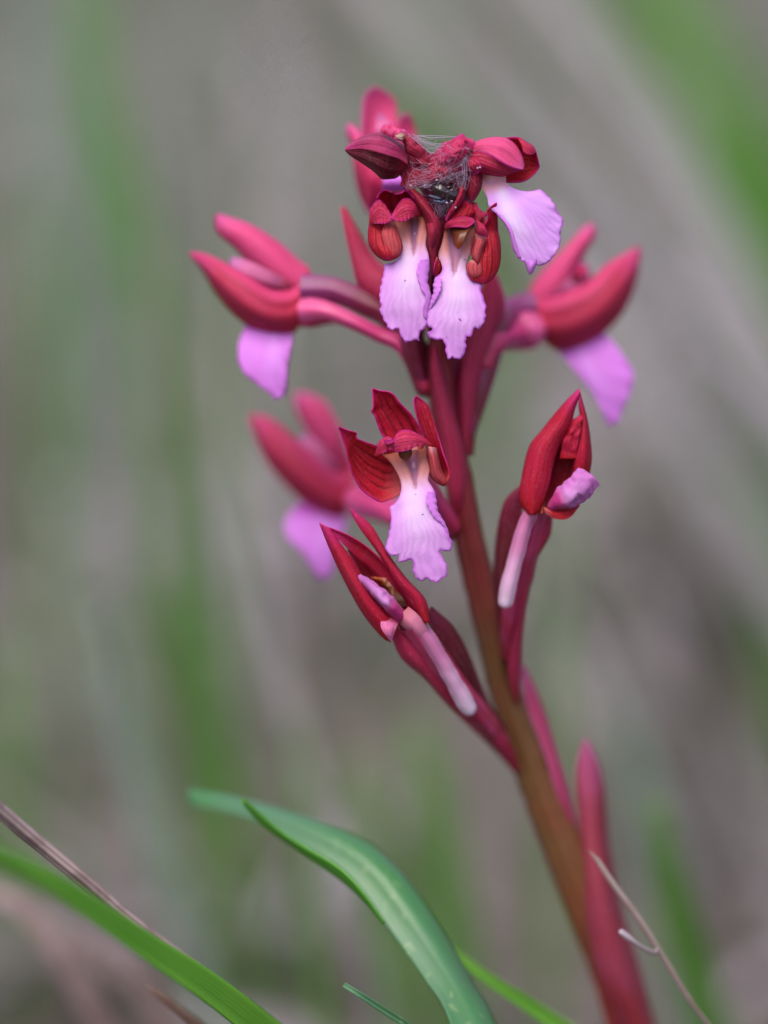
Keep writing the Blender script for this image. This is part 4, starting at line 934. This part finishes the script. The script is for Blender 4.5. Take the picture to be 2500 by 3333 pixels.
part('bract', orchid, [LB(F_DISP, [(985, 985), (985, 900), (980, 820), (990, 740), (1020, 660), (1050, 600)], [(1022, 985), (1032, 900), (1052, 800), (1080, 720), (1090, 650), (1072, 590)],
                          z=[10.5, 9.6, 9.2, 9.6, 10.6, 11.6], zL=[11.5, 11, 11, 11.5, 12, 12.5], zR=[12, 12, 12.4, 13, 13, 12.4])], M_BRACT)
part('bract', orchid, [LB(F_DISP, [(885, 735), (905, 790), (925, 840), (930, 900)], [(920, 735), (945, 790), (955, 850), (955, 910)], z=[9.5, 9.2, 9.4, 9.8], zL=[10.5, 10.4, 10.6, 10.8])], M_BRACT_DARK)
part('bract', orchid, [LB(R8, [(470, 1060), (380, 860), (330, 690), (265, 510), (200, 340), (172, 120)], [(500, 1060), (440, 820), (375, 600), (325, 430), (262, 260), (190, 118)],
                          z=[19, 17.5, 17, 16.5, 16.5], zL=[18.5, 17, 16.5, 16.2, 16.2], zR=[20.5, 19.5, 19, 18, 17])], M_BRACT_PINK)
part('bract', orchid, [LB(R8, [(760, 2260), (620, 1900), (560, 1600), (525, 1250), (508, 1020), (488, 830), (500, 680), (540, 550)],
                          [(975, 2280), (860, 1860), (765, 1560), (712, 1300), (680, 1100), (662, 850), (622, 680), (556, 550)],
                          z=[21.5, 19.6, 18.6, 18.2, 18.6, 19, 19.5], zL=[23, 20.8, 20, 19.6, 19.6, 19.8, 19.8], zR=[26, 24.5, 23, 22, 21.4, 21, 20])], M_SHEATH, label='long sheathing bract low on the stem')

# ------------------------------------------------------------------ cobweb and the insect caught in it
M_SILK = plain('silk', [(0, lin(206, 188, 214)), (1, lin(198, 182, 208))], 0.4, 0.4, bump=0)
g = Geo()
rw = random.Random(3)
def strand(p, q, r=0.016, sag=0.25):
    a = P(*R1(p)); b = P(*R1(q))
    m = (a + b) / 2 + Vector((rw.gauss(0, 1), rw.gauss(0, 1), rw.gauss(0, 1) - 0.8)) * (a - b).length * 0.06 * sag * 4
    tube(g, [a, m, b], [r, r, r], seg=4, n=6, cap1=False)
def jit(p, s, sz=0.8):
    return (p[0] + rw.gauss(0, s), p[1] + rw.gauss(0, s), p[2] + rw.gauss(0, sz))
# bridge between the two shrivelled buds
for k in range(26):
    a = jit((545 + rw.random() * 40, 365 + rw.random() * 30, 0.3), 8, 0.4)
    b = jit((690 + rw.random() * 160, 385 + rw.random() * 110, -0.4), 12, 0.5)
    strand(a, b, 0.006 + 0.006 * rw.random(), 0.5)
for k in range(3):
    strand((590, 375, 0.2), (850, 380, -0.6), 0.02, 0.1)
strand((540, 360, 0.1), (690, 490, -0.3), 0.03, 0.05)
# veil over the wrapped bud
for k in range(90):
    a = (rw.uniform(700, 930), rw.uniform(400, 640), -1.6 + rw.gauss(0, 0.4))
    ang = rw.uniform(0.2, 1.5); l = rw.uniform(30, 140)
    b = (a[0] + math.cos(ang) * l * rw.choice((-1, 1)), a[1] + math.sin(ang) * l, a[2] + rw.gauss(0, 0.5))
    strand(a, b, 0.005 + 0.006 * rw.random(), 0.6)
# main guy lines
for k in range(9):
    strand(jit((910, 520, -1.4), 10, 0.3), jit((520, 700, -0.2), 14, 0.4), 0.008)
    strand(jit((905, 500, -1.4), 8, 0.3), jit((900, 700, -0.9), 10, 0.3), 0.012)
    strand(jit((905, 600, -1.2), 10, 0.3), jit((640, 690, -0.6), 20, 0.4), 0.007)
for k in range(45):
    strand((rw.uniform(520, 720), rw.uniform(520, 700), 0.1 + rw.gauss(0, 0.4)), (rw.uniform(540, 900), rw.uniform(540, 700), -0.6 + rw.gauss(0, 0.4)), 0.004 + 0.005 * rw.random(), 0.6)
# funnel below the insect
for k in range(36):
    a = (rw.uniform(670, 850), rw.uniform(770, 810), 0.2 + rw.gauss(0, 0.5))
    b = (rw.uniform(720, 790), rw.uniform(820, 900), 0.4 + rw.gauss(0, 0.4))
    strand(a, b, 0.007 + 0.008 * rw.random(), 0.5)
for k in range(14):
    strand((rw.uniform(660, 720), rw.uniform(740, 800), 0 + rw.gauss(0, 0.4)), (rw.uniform(780, 880), rw.uniform(740, 840), 0 + rw.gauss(0, 0.4)), 0.007)
# silk knots
for (x, y) in ((725, 655), (650, 688), (985, 580), (1000, 575), (900, 500), (905, 520), (820, 790), (845, 830), (790, 800), (560, 690), (880, 560)):
    c = P(*R1((x, y, -1.2)))
    tube(g, [c - RT * 0.00012, c, c + RT * 0.00012], [0.03, 0.08, 0.03], seg=8, n=6, cap0=True)
org = P(*R1((780, 640, 0)))
web = make('cobweb', g, M_SILK, None, org)
tag(web, 'tangle of fine white silk threads spun over the withered top of the orchid', 'cobweb')

M_INSECT = plain('insect_shell', [(0, lin(24, 14, 20)), (1, lin(36, 26, 34))], 0.22, 0, 600, 0.4, lin(70, 34, 30), spec=0.6)
M_WING = plain('insect_wing', [(0, lin(40, 44, 70)), (1, lin(80, 88, 124))], 0.25, 0.1, 900, 0.4, lin(20, 20, 30), spec=0.6)
ins = empty('dead_insect', P(*R1((760, 745, 0.4))))
tag(ins, 'small dark dead insect lying in the web between the front flowers', 'insect')
g = Geo()
tube(g, tpts(R1, [(715, 708, 0.6), (745, 715, -0.2), (770, 728, -0.4), (800, 738, -0.1), (835, 742, 0.6)]), [0.55, 0.95, 0.7, 0.95, 0.5], seg=14, cap0=True, bump=0.25, ribs=0)
make('body', g, M_INSECT, ins)
g = Geo(); tube(g, tpts(R1, [(720, 712, 0.0), (735, 716, -0.6), (748, 722, -0.2)]), [0.35, 0.6, 0.35], seg=12, cap0=True)
make('head', g, M_INSECT, ins)
for (L, R) in (([(800, 748), (740, 745), (690, 748), (675, 756)], [(800, 772), (740, 776), (700, 768), (676, 758)]), ([(822, 760), (770, 775), (720, 780), (700, 782)], [(815, 790), (770, 802), (730, 796), (702, 785)])):
    g = Geo(); lobe(g, R1, L, R, z=[-0.3, -0.7, -0.6, -0.2], zL=[0.2, 0, 0, 0], n=20, m=8, crumple=0.08)
    make('wing', g, M_WING, ins, solid=0.06)
for k, (a, m_, b) in enumerate((((745, 725), (755, 700), (790, 690)), ((770, 725), (800, 700), (838, 708)), ((790, 735), (820, 716), (842, 728)), ((760, 735), (762, 762), (745, 790)), ((785, 740), (790, 775), (800, 800)), ((730, 720), (712, 700), (722, 690)))):
    g = Geo(); tube(g, tpts(R1, [a + (-0.5,), m_ + (-1.1,), b + (-0.6,)]), [0.14, 0.1, 0.06], seg=6, n=10)
    make('leg', g, M_INSECT, ins)

# ------------------------------------------------------------------ grass blades and dry stalks near the plant
def ribbon(g, pts, width, m=6, fold=0.25, n=48, face=None, twist=(0, 0), slot=0):
    """world polyline (root..tip) -> keeled blade; width profile in mm"""
    c = resample(catmull([tuple(p) for p in pts], 8), n, 3)
    c = [Vector(p) for p in c]
    w = prof(list(width), n) / 1000.0
    tw = prof(list(twist), n)
    us = np.linspace(0, 1, m + 1); vs = np.linspace(0, 1, n + 1)
    rows = []
    for i in range(n + 1):
        t = (c[min(i + 1, n)] - c[max(i - 1, 0)]).normalized()
        f = face if face is not None else -FW
        s = t.cross(f)
        if s.length < 1e-6: s = RT.copy()
        s.normalize(); nn = s.cross(t)
        s2 = s * math.cos(tw[i]) + nn * math.sin(tw[i]); n2 = -s * math.sin(tw[i]) + nn * math.cos(tw[i])
        row = []
        for u in us:
            q = 2 * u - 1
            row.append(c[i] + s2 * (q * w[i] / 2) + n2 * (fold * w[i] * (abs(q) - 0.5) * 0.5))
        rows.append(row)
    g.grid(rows, us, vs, slot)
    return g

def to_ground(pts, spread=0.55, sink=-0.008):
    """continue a polyline (tip..last) from its last point down into the ground"""
    a, b = pts[-2], pts[-1]
    t = (b - a).normalized()
    if t.z > -0.25: t = Vector((t.x, t.y, -0.25)).normalized()
    step = 0.3 * (b.z - sink) / -t.z
    pts = list(pts) + [b + t * (step * 0.5), b + t * step]
    b = pts[-1]
    h = b.z - sink
    hor = Vector((t.x, t.y, 0))
    k = min(0.9, hor.length / max(0.12, -t.z if t.z < 0 else 0.12)) * spread
    hd = hor.normalized() if hor.length > 1e-6 else Vector((0, 0, 0))
    out = list(pts)
    out.append(Vector((b.x, b.y, b.z - h * 0.5)) + hd * (h * 0.5 * k * 1.3))
    e = Vector((b.x, b.y, 0)) + hd * (h * k * 1.5)
    e.z = ground_height(e.x, e.y) - 0.006
    out.append(e)
    return out

def one(name, g, mats, label, cat, solid=0.2, group=None):
    v = min(g.v, key=lambda p: p.z)
    o = make(name, g, mats, None, Vector((v.x, v.y, 0)), solid=solid)
    return tag(o, label, cat, group)

# arching leaf: two traced edges run off the frame down to its root
dR = 16
g = Geo()
yr = y_ground(dR, -0.01)
toB = lambda x, y: ((x) * 0.976, (y - 2400) * 0.976)
lobe(g, B1, [toB(1760, yr), toB(1700, 4600), toB(1600, 3800), (1430, 910), (1345, 765), (1222, 592), (1150, 490), (1080, 418), (990, 362), (900, 310), (800, 262), (700, 235), (600, 215)],
     [toB(1800, yr), toB(1850, 4600), toB(1790, 3800), (1575, 910), (1502, 780), (1402, 610), (1305, 468), (1240, 395), (1165, 335), (1050, 283), (950, 248), (830, 212), (700, 182), (598, 168)],
     z=[16, 14, 11, 8, 5.5, 4.5, 5, 8, 14, 22], zL=[15, 13, 10, 7, 4.5, 3.4, 4, 7.5, 13.5, 22], zR=[17, 15, 12, 8.5, 6.5, 6.5, 8, 11, 16, 23], n=110, m=14)
lobe(g, B1, [(1218, 592), (1142, 505), (1062, 436), (970, 374), (885, 315), (815, 258), (765, 200)], [(1222, 592), (1150, 490), (1080, 418), (990, 362), (900, 305), (840, 255), (778, 198)],
     z=[4.2, 4.6, 6.0, 8.5, 10, 10, 9], zL=[5.0, 6.4, 8, 10, 11, 10.5, 9], zR=[4.0, 3.8, 4.6, 7, 9, 9.5, 9], slot=1, n=50, m=8)
one('grass_leaf', g, [M_LEAF, M_LEAF_UNDER], 'broad green leaf arching over with a folded edge and bluish sheen', 'grass leaf', 0.25)

# bright leaf crossing the lower left corner
g = Geo()
p = tpts(B1, [(-420, 160, -52), (-200, 260, -40), (-10, 385, -30), (160, 475, -22), (330, 585, -15), (480, 690, -9), (640, 795, -3), (790, 912, 3)])
p = p + tpts(B1, [(960, 1060, 10), (1130, 1260, 17)])
p = to_ground(p, 0.5)
ribbon(g, p, [0.3, 2.4, 3.0, 3.4, 4.0, 4.4, 4.6, 4.6, 4.8, 4.8, 4.4, 3.6], fold=0.7, n=90, m=10, face=(-FW * 0.75 + Vector((0, 0, 0.7))).normalized())
one('grass_leaf', g, M_LEAF2, 'bright green keeled leaf slanting up past the dry straw', 'grass leaf', 0.25)

# straw lying against that leaf
g = Geo()
p = tpts(B1, [(-380, -90, -14), (-180, 80, -9), (0, 232, -4), (120, 335, -1), (270, 458, 1), (400, 572, 3), (520, 665, 5), (640, 760, 8), (800, 900, 12)])
p = to_ground(p, 0.7)
tube(g, p, [0.5, 0.74, 0.74, 0.8, 0.76, 0.8, 0.72, 0.72, 0.74, 0.7, 0.7], seg=12, n=80, cap0=True, bump=0.2)
one('dry_straw', g, M_STRAW, 'mottled grey brown straw running along the upper edge of the bright leaf', 'straw', 0)
g = Geo()
p = tpts(B1, [(455, 780, 12), (490, 805, 11.5), (560, 860, 12), (640, 925, 13), (760, 1040, 16)])
p = to_ground(p, 0.5)
tube(g, p, [0.35, 0.85, 0.7, 0.7, 0.7, 0.7, 0.7], seg=12, n=50, cap0=True, bump=0.25)
one('dry_straw', g, M_STRAW_BROWN, 'short brown broken straw poking out below the bright leaf', 'straw', 0)
g = Geo()
p = tpts(B1, [(-150, 470, 62), (0, 505, 60), (90, 545, 60), (170, 660, 60), (260, 790, 62), (330, 920, 64)])
p = to_ground(p, 0.3)
ribbon(g, p, [1.6, 2.6, 3, 3, 3, 2.6, 2.4, 2], fold=0.3, n=50)
one('dry_leaf', g, M_STRAW, 'blurred tan dry leaf bent over beneath the bright leaf', 'dry leaf', 0.15)
g = Geo()
p = tpts(B1, [(120, 600, 75), (210, 640, 75), (330, 700, 76), (450, 780, 78), (520, 900, 80)])
p = to_ground(p, 0.3)
ribbon(g, p, [1.4, 3, 3.4, 3.2, 3, 2.4, 2], fold=0.3, n=50)
one('dry_leaf', g, M_STRAW, 'blurred mauve dry leaf behind the short brown straw', 'dry leaf', 0.15)

# thin young blade and the blade behind the arching leaf
g = Geo()
p = tpts(B1, [(1093, 786, -2), (1130, 808, -2), (1200, 855, -1), (1290, 912, 0), (1400, 1010, 2)])
ribbon(g, to_ground(p, 0.5), [0.5, 0.9, 0.95, 1.1, 1.3, 1.4, 1.4], fold=0.4, n=50)
one('grass_shoot', g, M_LEAF, 'thin blunt green blade tip below the arching leaf', 'grass blade', 0.15)
g = Geo()
p = tpts(B1, [(1330, 590, 16), (1440, 680, 16), (1540, 758, 16), (1640, 825, 17), (1800, 930, 19)])
ribbon(g, to_ground(p, 0.5), [0.4, 1.7, 1.9, 2.0, 2.0, 2.0, 1.8], fold=0.4, n=50)
one('grass_shoot', g, M_LEAF2, 'green blade emerging from behind the arching leaf towards the stem', 'grass blade', 0.15)

# dry branched stalk in front of the stem
st = empty('dry_stalk', (0, 0, 0))
p = tpts(R8, [(562, 1192, 8), (600, 1230, 8), (640, 1285, 8), (700, 1380, 8), (780, 1490, 8.2), (880, 1625, 8.5), (968, 1768, 9), (1070, 1930, 9.5), (1170, 2090, 10), (1290, 2250, 11)])
p = to_ground(p, 0.45)
st.location = (p[-1].x, p[-1].y, 0); st['_org'] = tuple(st.location)
tag(st, 'thin dry forked stalk with pale side twig crossing in front of the orchid stem', 'dry stalk')
g = Geo(); tube(g, p, [0.3, 0.32, 0.27, 0.24, 0.27, 0.25, 0.32, 0.31, 0.32, 0.34, 0.4, 0.45], seg=10, n=80, cap0=True, bump=0.35)
make('stalk', g, M_TWIG, st)
g = Geo(); tube(g, tpts(R8, [(975, 1768, 8.8), (950, 1795, 8.4), (900, 1775, 7.8), (850, 1745, 7.2), (790, 1700, 6.8), (745, 1665, 6.6)]), [0.24, 0.25, 0.2, 0.22, 0.32, 0.27], seg=10, n=40, cap0=True, bump=0.3)
make('side_twig', g, M_TWIG_PALE, st)

# ------------------------------------------------------------------ soft blades and straws that read through the blur behind
def soft(name, mat, label, cat, pts, width, fold=0.3, twist=(0, 0), spread=0.4, group=None):
    g = Geo()
    p = to_ground([P(*F_DISP(q)) for q in pts], spread)
    ribbon(g, p, width, fold=fold, n=46, twist=twist)
    one(name, g, mat, label, cat, 0.2, group)

GB = 'green blades blurred behind the orchid'
soft('grass_shoot', M_LEAF_BG, 'short blurred green blade standing behind the dry forked stalk', 'grass blade', [(1420, 1730, 75), (1436, 1830, 76), (1462, 1960, 78), (1490, 2060, 80)], [1.5, 3.6, 4.2, 2.4, 1.6, 1.4, 1.4, 1.2])
soft('grass_shoot', M_LEAF_BG, 'blurred green blade behind the foot of the dry stalk', 'grass blade', [(1420, 2000, 110), (1500, 2110, 110), (1560, 2230, 112)], [1.2, 3.0, 3.0, 2.6, 2.4])
soft('grass_shoot', M_LEAF_BG, 'tall blurred bright green shoot far beyond the side flower on the long purple stalk', 'grass blade', [(170, -250, 170), (200, 60, 170), (222, 240, 172), (265, 430, 174), (312, 620, 176), (330, 800, 178)], [1.5, 3.4, 5.2, 2.4, 2.6, 2.4, 2, 1.6, 1.6], group=GB)
soft('grass_shoot', M_LEAF_GREY, 'wide blurred grey green shoot beside the tall bright green one', 'grass blade', [(90, -200, 330), (130, 200, 330), (165, 480, 332), (190, 800, 335), (230, 1300, 340)], [2, 5, 7, 6, 5, 4, 3], group=GB)
soft('grass_shoot', M_LEAF_BG, 'blurred green shoot beyond the tip of the arching leaf among dry litter', 'grass blade', [(310, 1180, 280), (335, 1320, 280), (360, 1440, 282), (400, 1600, 284)], [1, 4, 7, 4, 3, 2], group=GB)
soft('grass_shoot', M_LEAF_GREY, 'slender blurred grey green shoot bending behind the mottled straw', 'grass blade', [(220, 1300, 130), (290, 1650, 130), (360, 1900, 132), (420, 2080, 134)], [1, 3, 3, 3, 3, 2.5], group=GB)
soft('grass_shoot', M_LEAF_BG, 'blurred green shoot rising above the high end of the mottled straw', 'grass blade', [(-20, 1350, 200), (0, 1600, 200), (10, 1800, 202)], [2, 5, 5, 4, 3], group=GB)
GR = 'tall blurred green blade beyond the topmost flower'
soft('grass_shoot', M_LEAF_BG, 'blurred green shoot leaning beyond the side flower whose lip points outward', 'grass blade', [(1480, 40, 260), (1560, 260, 260), (1620, 520, 262), (1670, 800, 265), (1700, 1200, 270)], [4, 11, 12, 11, 9, 7, 5], group=GB)
soft('grass_shoot', M_LEAF_BG, 'blurred green shoot beyond the pale slanting straws', 'grass blade', [(1420, -120, 320), (1520, 120, 320), (1640, 380, 322), (1740, 700, 325)], [4, 11, 12, 11, 9, 6], group=GB)
soft('grass_shoot', M_LEAF_BG, 'farthest tall blurred green shoot beyond the pale slanting straws', 'grass blade', [(1300, -150, 420), (1420, 60, 420), (1600, 260, 422), (1760, 500, 425)], [4, 12, 14, 12, 9, 6], group=GB)
soft('grass_shoot', M_LEAF_BG, 'short blurred green blade low behind the arching leaf', 'grass blade', [(900, 1560, 140), (930, 1700, 140), (950, 1850, 142), (980, 2050, 145)], [2, 5, 6, 5, 4, 3])
soft('grass_shoot', M_LEAF_BG, 'blurred green blade behind the tip of the arching leaf', 'grass blade', [(760, 1640, 150), (800, 1780, 150), (830, 1950, 152)], [2, 5, 6, 5, 4])
soft('grass_shoot', M_LEAF_BG, 'broad blurred green shoot between the slender grey green one and the arching leaf', 'grass blade', [(440, 1280, 190), (455, 1440, 190), (480, 1600, 192), (500, 1760, 194)], [1, 4, 5, 4, 3, 2], group=GB)
soft('grass_shoot', M_LEAF_BG, 'blurred green shoot far beyond the withered top', 'grass blade', [(880, -100, 330), (930, 120, 330), (960, 260, 332), (1000, 480, 334)], [2, 6, 8, 6, 4, 3], group=GB)
soft('grass_shoot', M_LEAF_GREY, 'blurred grey green shoot beyond the bud with the pale spur', 'grass blade', [(1330, 1480, 170), (1390, 1700, 170), (1420, 1850, 172)], [1, 4, 5, 4, 3], group=GB)
GS = 'pale straws slanting behind the orchid'
LS = 'blurred pale straw slanting down beyond the side view flower over the half closed one'
soft('dry_straw', M_STRAW_PALE, 'longest blurred pale straw slanting down behind the topmost flower', 'straw', [(700, -200, 230), (900, 70, 230), (1150, 330, 232), (1400, 620, 234), (1600, 880, 236), (1800, 1180, 240)], [3, 5, 5, 5.5, 5, 5, 4, 4], group=GS)
soft('dry_straw', M_STRAW_PALE, 'wide blurred mauve straw leaning beyond the withered top', 'straw', [(470, -60, 380), (560, 120, 380), (650, 330, 382), (720, 560, 385), (760, 800, 388)], [2, 6, 8, 5, 4, 3, 2], group=GS)
soft('dry_straw', M_STRAW_PALE, 'blurred pale straw crossing low beyond the sheathing bract', 'straw', [(1200, 1300, 240), (1330, 1560, 240), (1500, 1800, 242), (1640, 2000, 245)], [2, 4, 4, 4, 3, 3], group=GS)
soft('dry_straw', M_STRAW_PALE, 'blurred pale straw slanting between the long straw and the green shoots', 'straw', [(1050, -160, 210), (1230, 60, 210), (1400, 290, 212), (1560, 560, 214), (1720, 860, 218)], [4, 6, 6.5, 6.5, 6, 5, 5], group=GS)
soft('dry_straw', M_STRAW_PALE, 'short blurred pale straw slanting beyond the half closed flower', 'straw', [(1150, 480, 180), (1350, 780, 180), (1530, 1040, 182), (1720, 1330, 186)], [2, 4, 5, 5, 4, 4], group=GS)

thin = [
    ('slim blurred straw slanting just above the topmost flower', [(960, -60, 130), (1110, 140, 130), (1250, 330, 131), (1420, 560, 133)], 1.6),
    ('slim blurred straw slanting beyond the outward pointing lip', [(1250, 100, 120), (1400, 340, 120), (1540, 600, 122), (1700, 900, 124)], 1.8),
    ('slim blurred straw crossing beyond the half closed flower', [(1250, 560, 170), (1420, 820, 170), (1580, 1080, 172), (1720, 1320, 174)], 1.6),
    ('slim blurred straw leaning behind the tall bright green shoot', [(300, -60, 220), (340, 260, 220), (360, 560, 222), (370, 900, 224)], 1.4),
    ('slim blurred straw leaning beyond the closed slender flower', [(520, 1000, 120), (560, 1250, 120), (620, 1500, 122), (700, 1760, 124)], 1.6),
    ('slim blurred straw lying low beyond the sheathing bract', [(1380, 1250, 180), (1500, 1480, 180), (1600, 1700, 182), (1700, 1950, 184)], 1.8)]
for lab, pts_, w_ in thin:
    soft('dry_straw', M_STRAW_PALE, lab, 'straw', pts_, [w_ * 0.6, w_, w_, w_, w_, w_], group=GS)
slim = [
    ('slim blurred green shoot beyond the most blurred pink flower', [(420, 560, 230), (455, 800, 230), (470, 1080, 232), (480, 1400, 234)], 3.0),
    ('slim blurred green shoot beyond the stem between the two closed flowers', [(1230, 1000, 150), (1215, 1250, 150), (1200, 1500, 152), (1190, 1800, 154)], 2.0),
    ('slim blurred green shoot at the side of the wide grey green one', [(60, 420, 230), (95, 700, 230), (110, 1000, 232), (120, 1300, 234)], 3.0),
    ('slim blurred green shoot low beyond the thin blunt blade tip', [(640, 1560, 110), (650, 1760, 110), (670, 1960, 112)], 2.2)]
for lab, pts_, w_ in slim:
    soft('grass_shoot', M_LEAF_BG, lab, 'grass blade', pts_, [w_ * 0.4, w_, w_, w_, w_, w_], group=GB)

# ------------------------------------------------------------------ the sward behind (nobody could count it)
def scatter(name, n, hmin, hmax, wmin, wmax, lean, mat, label, cat, keep, flat=False, patch=False):
    V, F, TONE = [], [], []
    cnt = 0
    tries = 0
    while cnt < n and tries < n * 12:
        tries += 1
        x = RNG.uniform(-1.4, 1.4); y = RNG.uniform(-0.5, 3.2)
        kp = keep(x, y)
        if kp <= 0 or RNG.random() > kp: continue
        h = RNG.uniform(hmin, hmax) * (0.6 + 0.8 * RNG.random())
        w = RNG.uniform(wmin, wmax)
        zg = ground_height(x, y)
        # keep the air round the orchid clear
        dplant = math.hypot(x - 0.01, y - 0.40)
        if y < 0.52 and abs(x) < 0.16: h = min(h, 0.035)
        if y < 0.40 and abs(x) < 0.25: h = min(h, 0.03)
        az = RNG.uniform(0, 2 * math.pi)
        ln = RNG.normal(0, lean)
        d = Vector((math.cos(az), math.sin(az), 0))
        s = Vector((-math.sin(az + RNG.normal(0, 0.6)), math.cos(az), 0)).normalized()
        b = len(V)
        K = 4
        for k in range(K + 1):
            t = k / K
            if flat:
                c = Vector((x, y, zg + 0.004 + RNG.random() * 0.008)) + d * (t * h) + Vector((0, 0, 0.006 * math.sin(t * 3.1) * RNG.random()))
            else:
                c = Vector((x, y, zg - 0.003)) + Vector((0, 0, 1)) * (h * (t - 0.25 * abs(ln) * t * t)) + d * (h * ln * t * t)
            ww = w * (0.75 + 0.25 * t) * (1 - t ** 3 * 0.95)
            V.append(c - s * ww / 2); V.append(c + s * ww / 2)
        for k in range(K):
            F.append((b + 2 * k, b + 2 * k + 1, b + 2 * k + 3, b + 2 * k + 2))
        tn = RNG.random() if not patch else min(1.0, max(0.0, 0.42 + 1.2 * noise.noise(Vector((x * 20, y * 8, 2))) + RNG.normal(0, 0.14)))
        TONE.extend([tn] * (2 * (K + 1)))
        cnt += 1
    me = bpy.data.meshes.new(name)
    me.from_pydata([tuple(v) for v in V], [], F)
    at = me.attributes.new('tone', 'FLOAT', 'POINT')
    at.data.foreach_set('value', TONE)
    me.polygons.foreach_set('use_smooth', [True] * len(F))
    me.materials.append(mat)
    o = bpy.data.objects.new(name, me)
    COL.objects.link(o)
    tag(o, label, cat, kind='stuff')
    return o

M_SWARD = rand_color_mat('sward', [(0.0, lin(66, 98, 44)), (0.4, lin(86, 118, 62)), (0.75, lin(104, 130, 90)), (1.0, lin(118, 138, 108))], 0.5, 0.35)
M_DRY = rand_color_mat('dry_sward', [(0.0, lin(98, 90, 84)), (0.4, lin(132, 125, 121)), (0.8, lin(154, 149, 152)), (1.0, lin(128, 110, 114))], 0.6, 0.2)
M_LITTER = rand_color_mat('litter', [(0.0, lin(46, 39, 33)), (0.3, lin(92, 81, 80)), (0.6, lin(142, 130, 138)), (1.0, lin(186, 174, 188))], 0.7, 0.1)

def keep_green(x, y):
    n_ = noise.noise(Vector((x * 5.0, y * 3.0, 7)))
    k = 0.55 + 0.9 * n_
    if y > 0.9 and x > 0.10 * y: k += 0.55
    if x < -0.04 and y > 0.5: k += 0.35
    return max(0.04, k)
def keep_dry(x, y):
    n_ = noise.noise(Vector((x * 5.0, y * 3.0, 7)))
    return max(0.08, 0.55 - 0.8 * n_)
scatter('grass', 14000, 0.03, 0.11, 0.0018, 0.0045, 0.45, M_SWARD, 'blurred green grass growing behind the orchid', 'grass', keep_green)
scatter('dry_grass', 9000, 0.03, 0.12, 0.0015, 0.004, 0.7, M_DRY, 'blurred dry pale grass mixed through the sward behind', 'dry grass', keep_dry)
scatter('leaf_litter', 14000, 0.015, 0.06, 0.003, 0.012, 0.5, M_LITTER, 'blurred grey and brown dead leaves lying on the ground', 'leaf litter', lambda x, y: 1.0, flat=True, patch=True)

for o in bpy.data.objects:
    if '_org' in o.keys(): del o['_org']
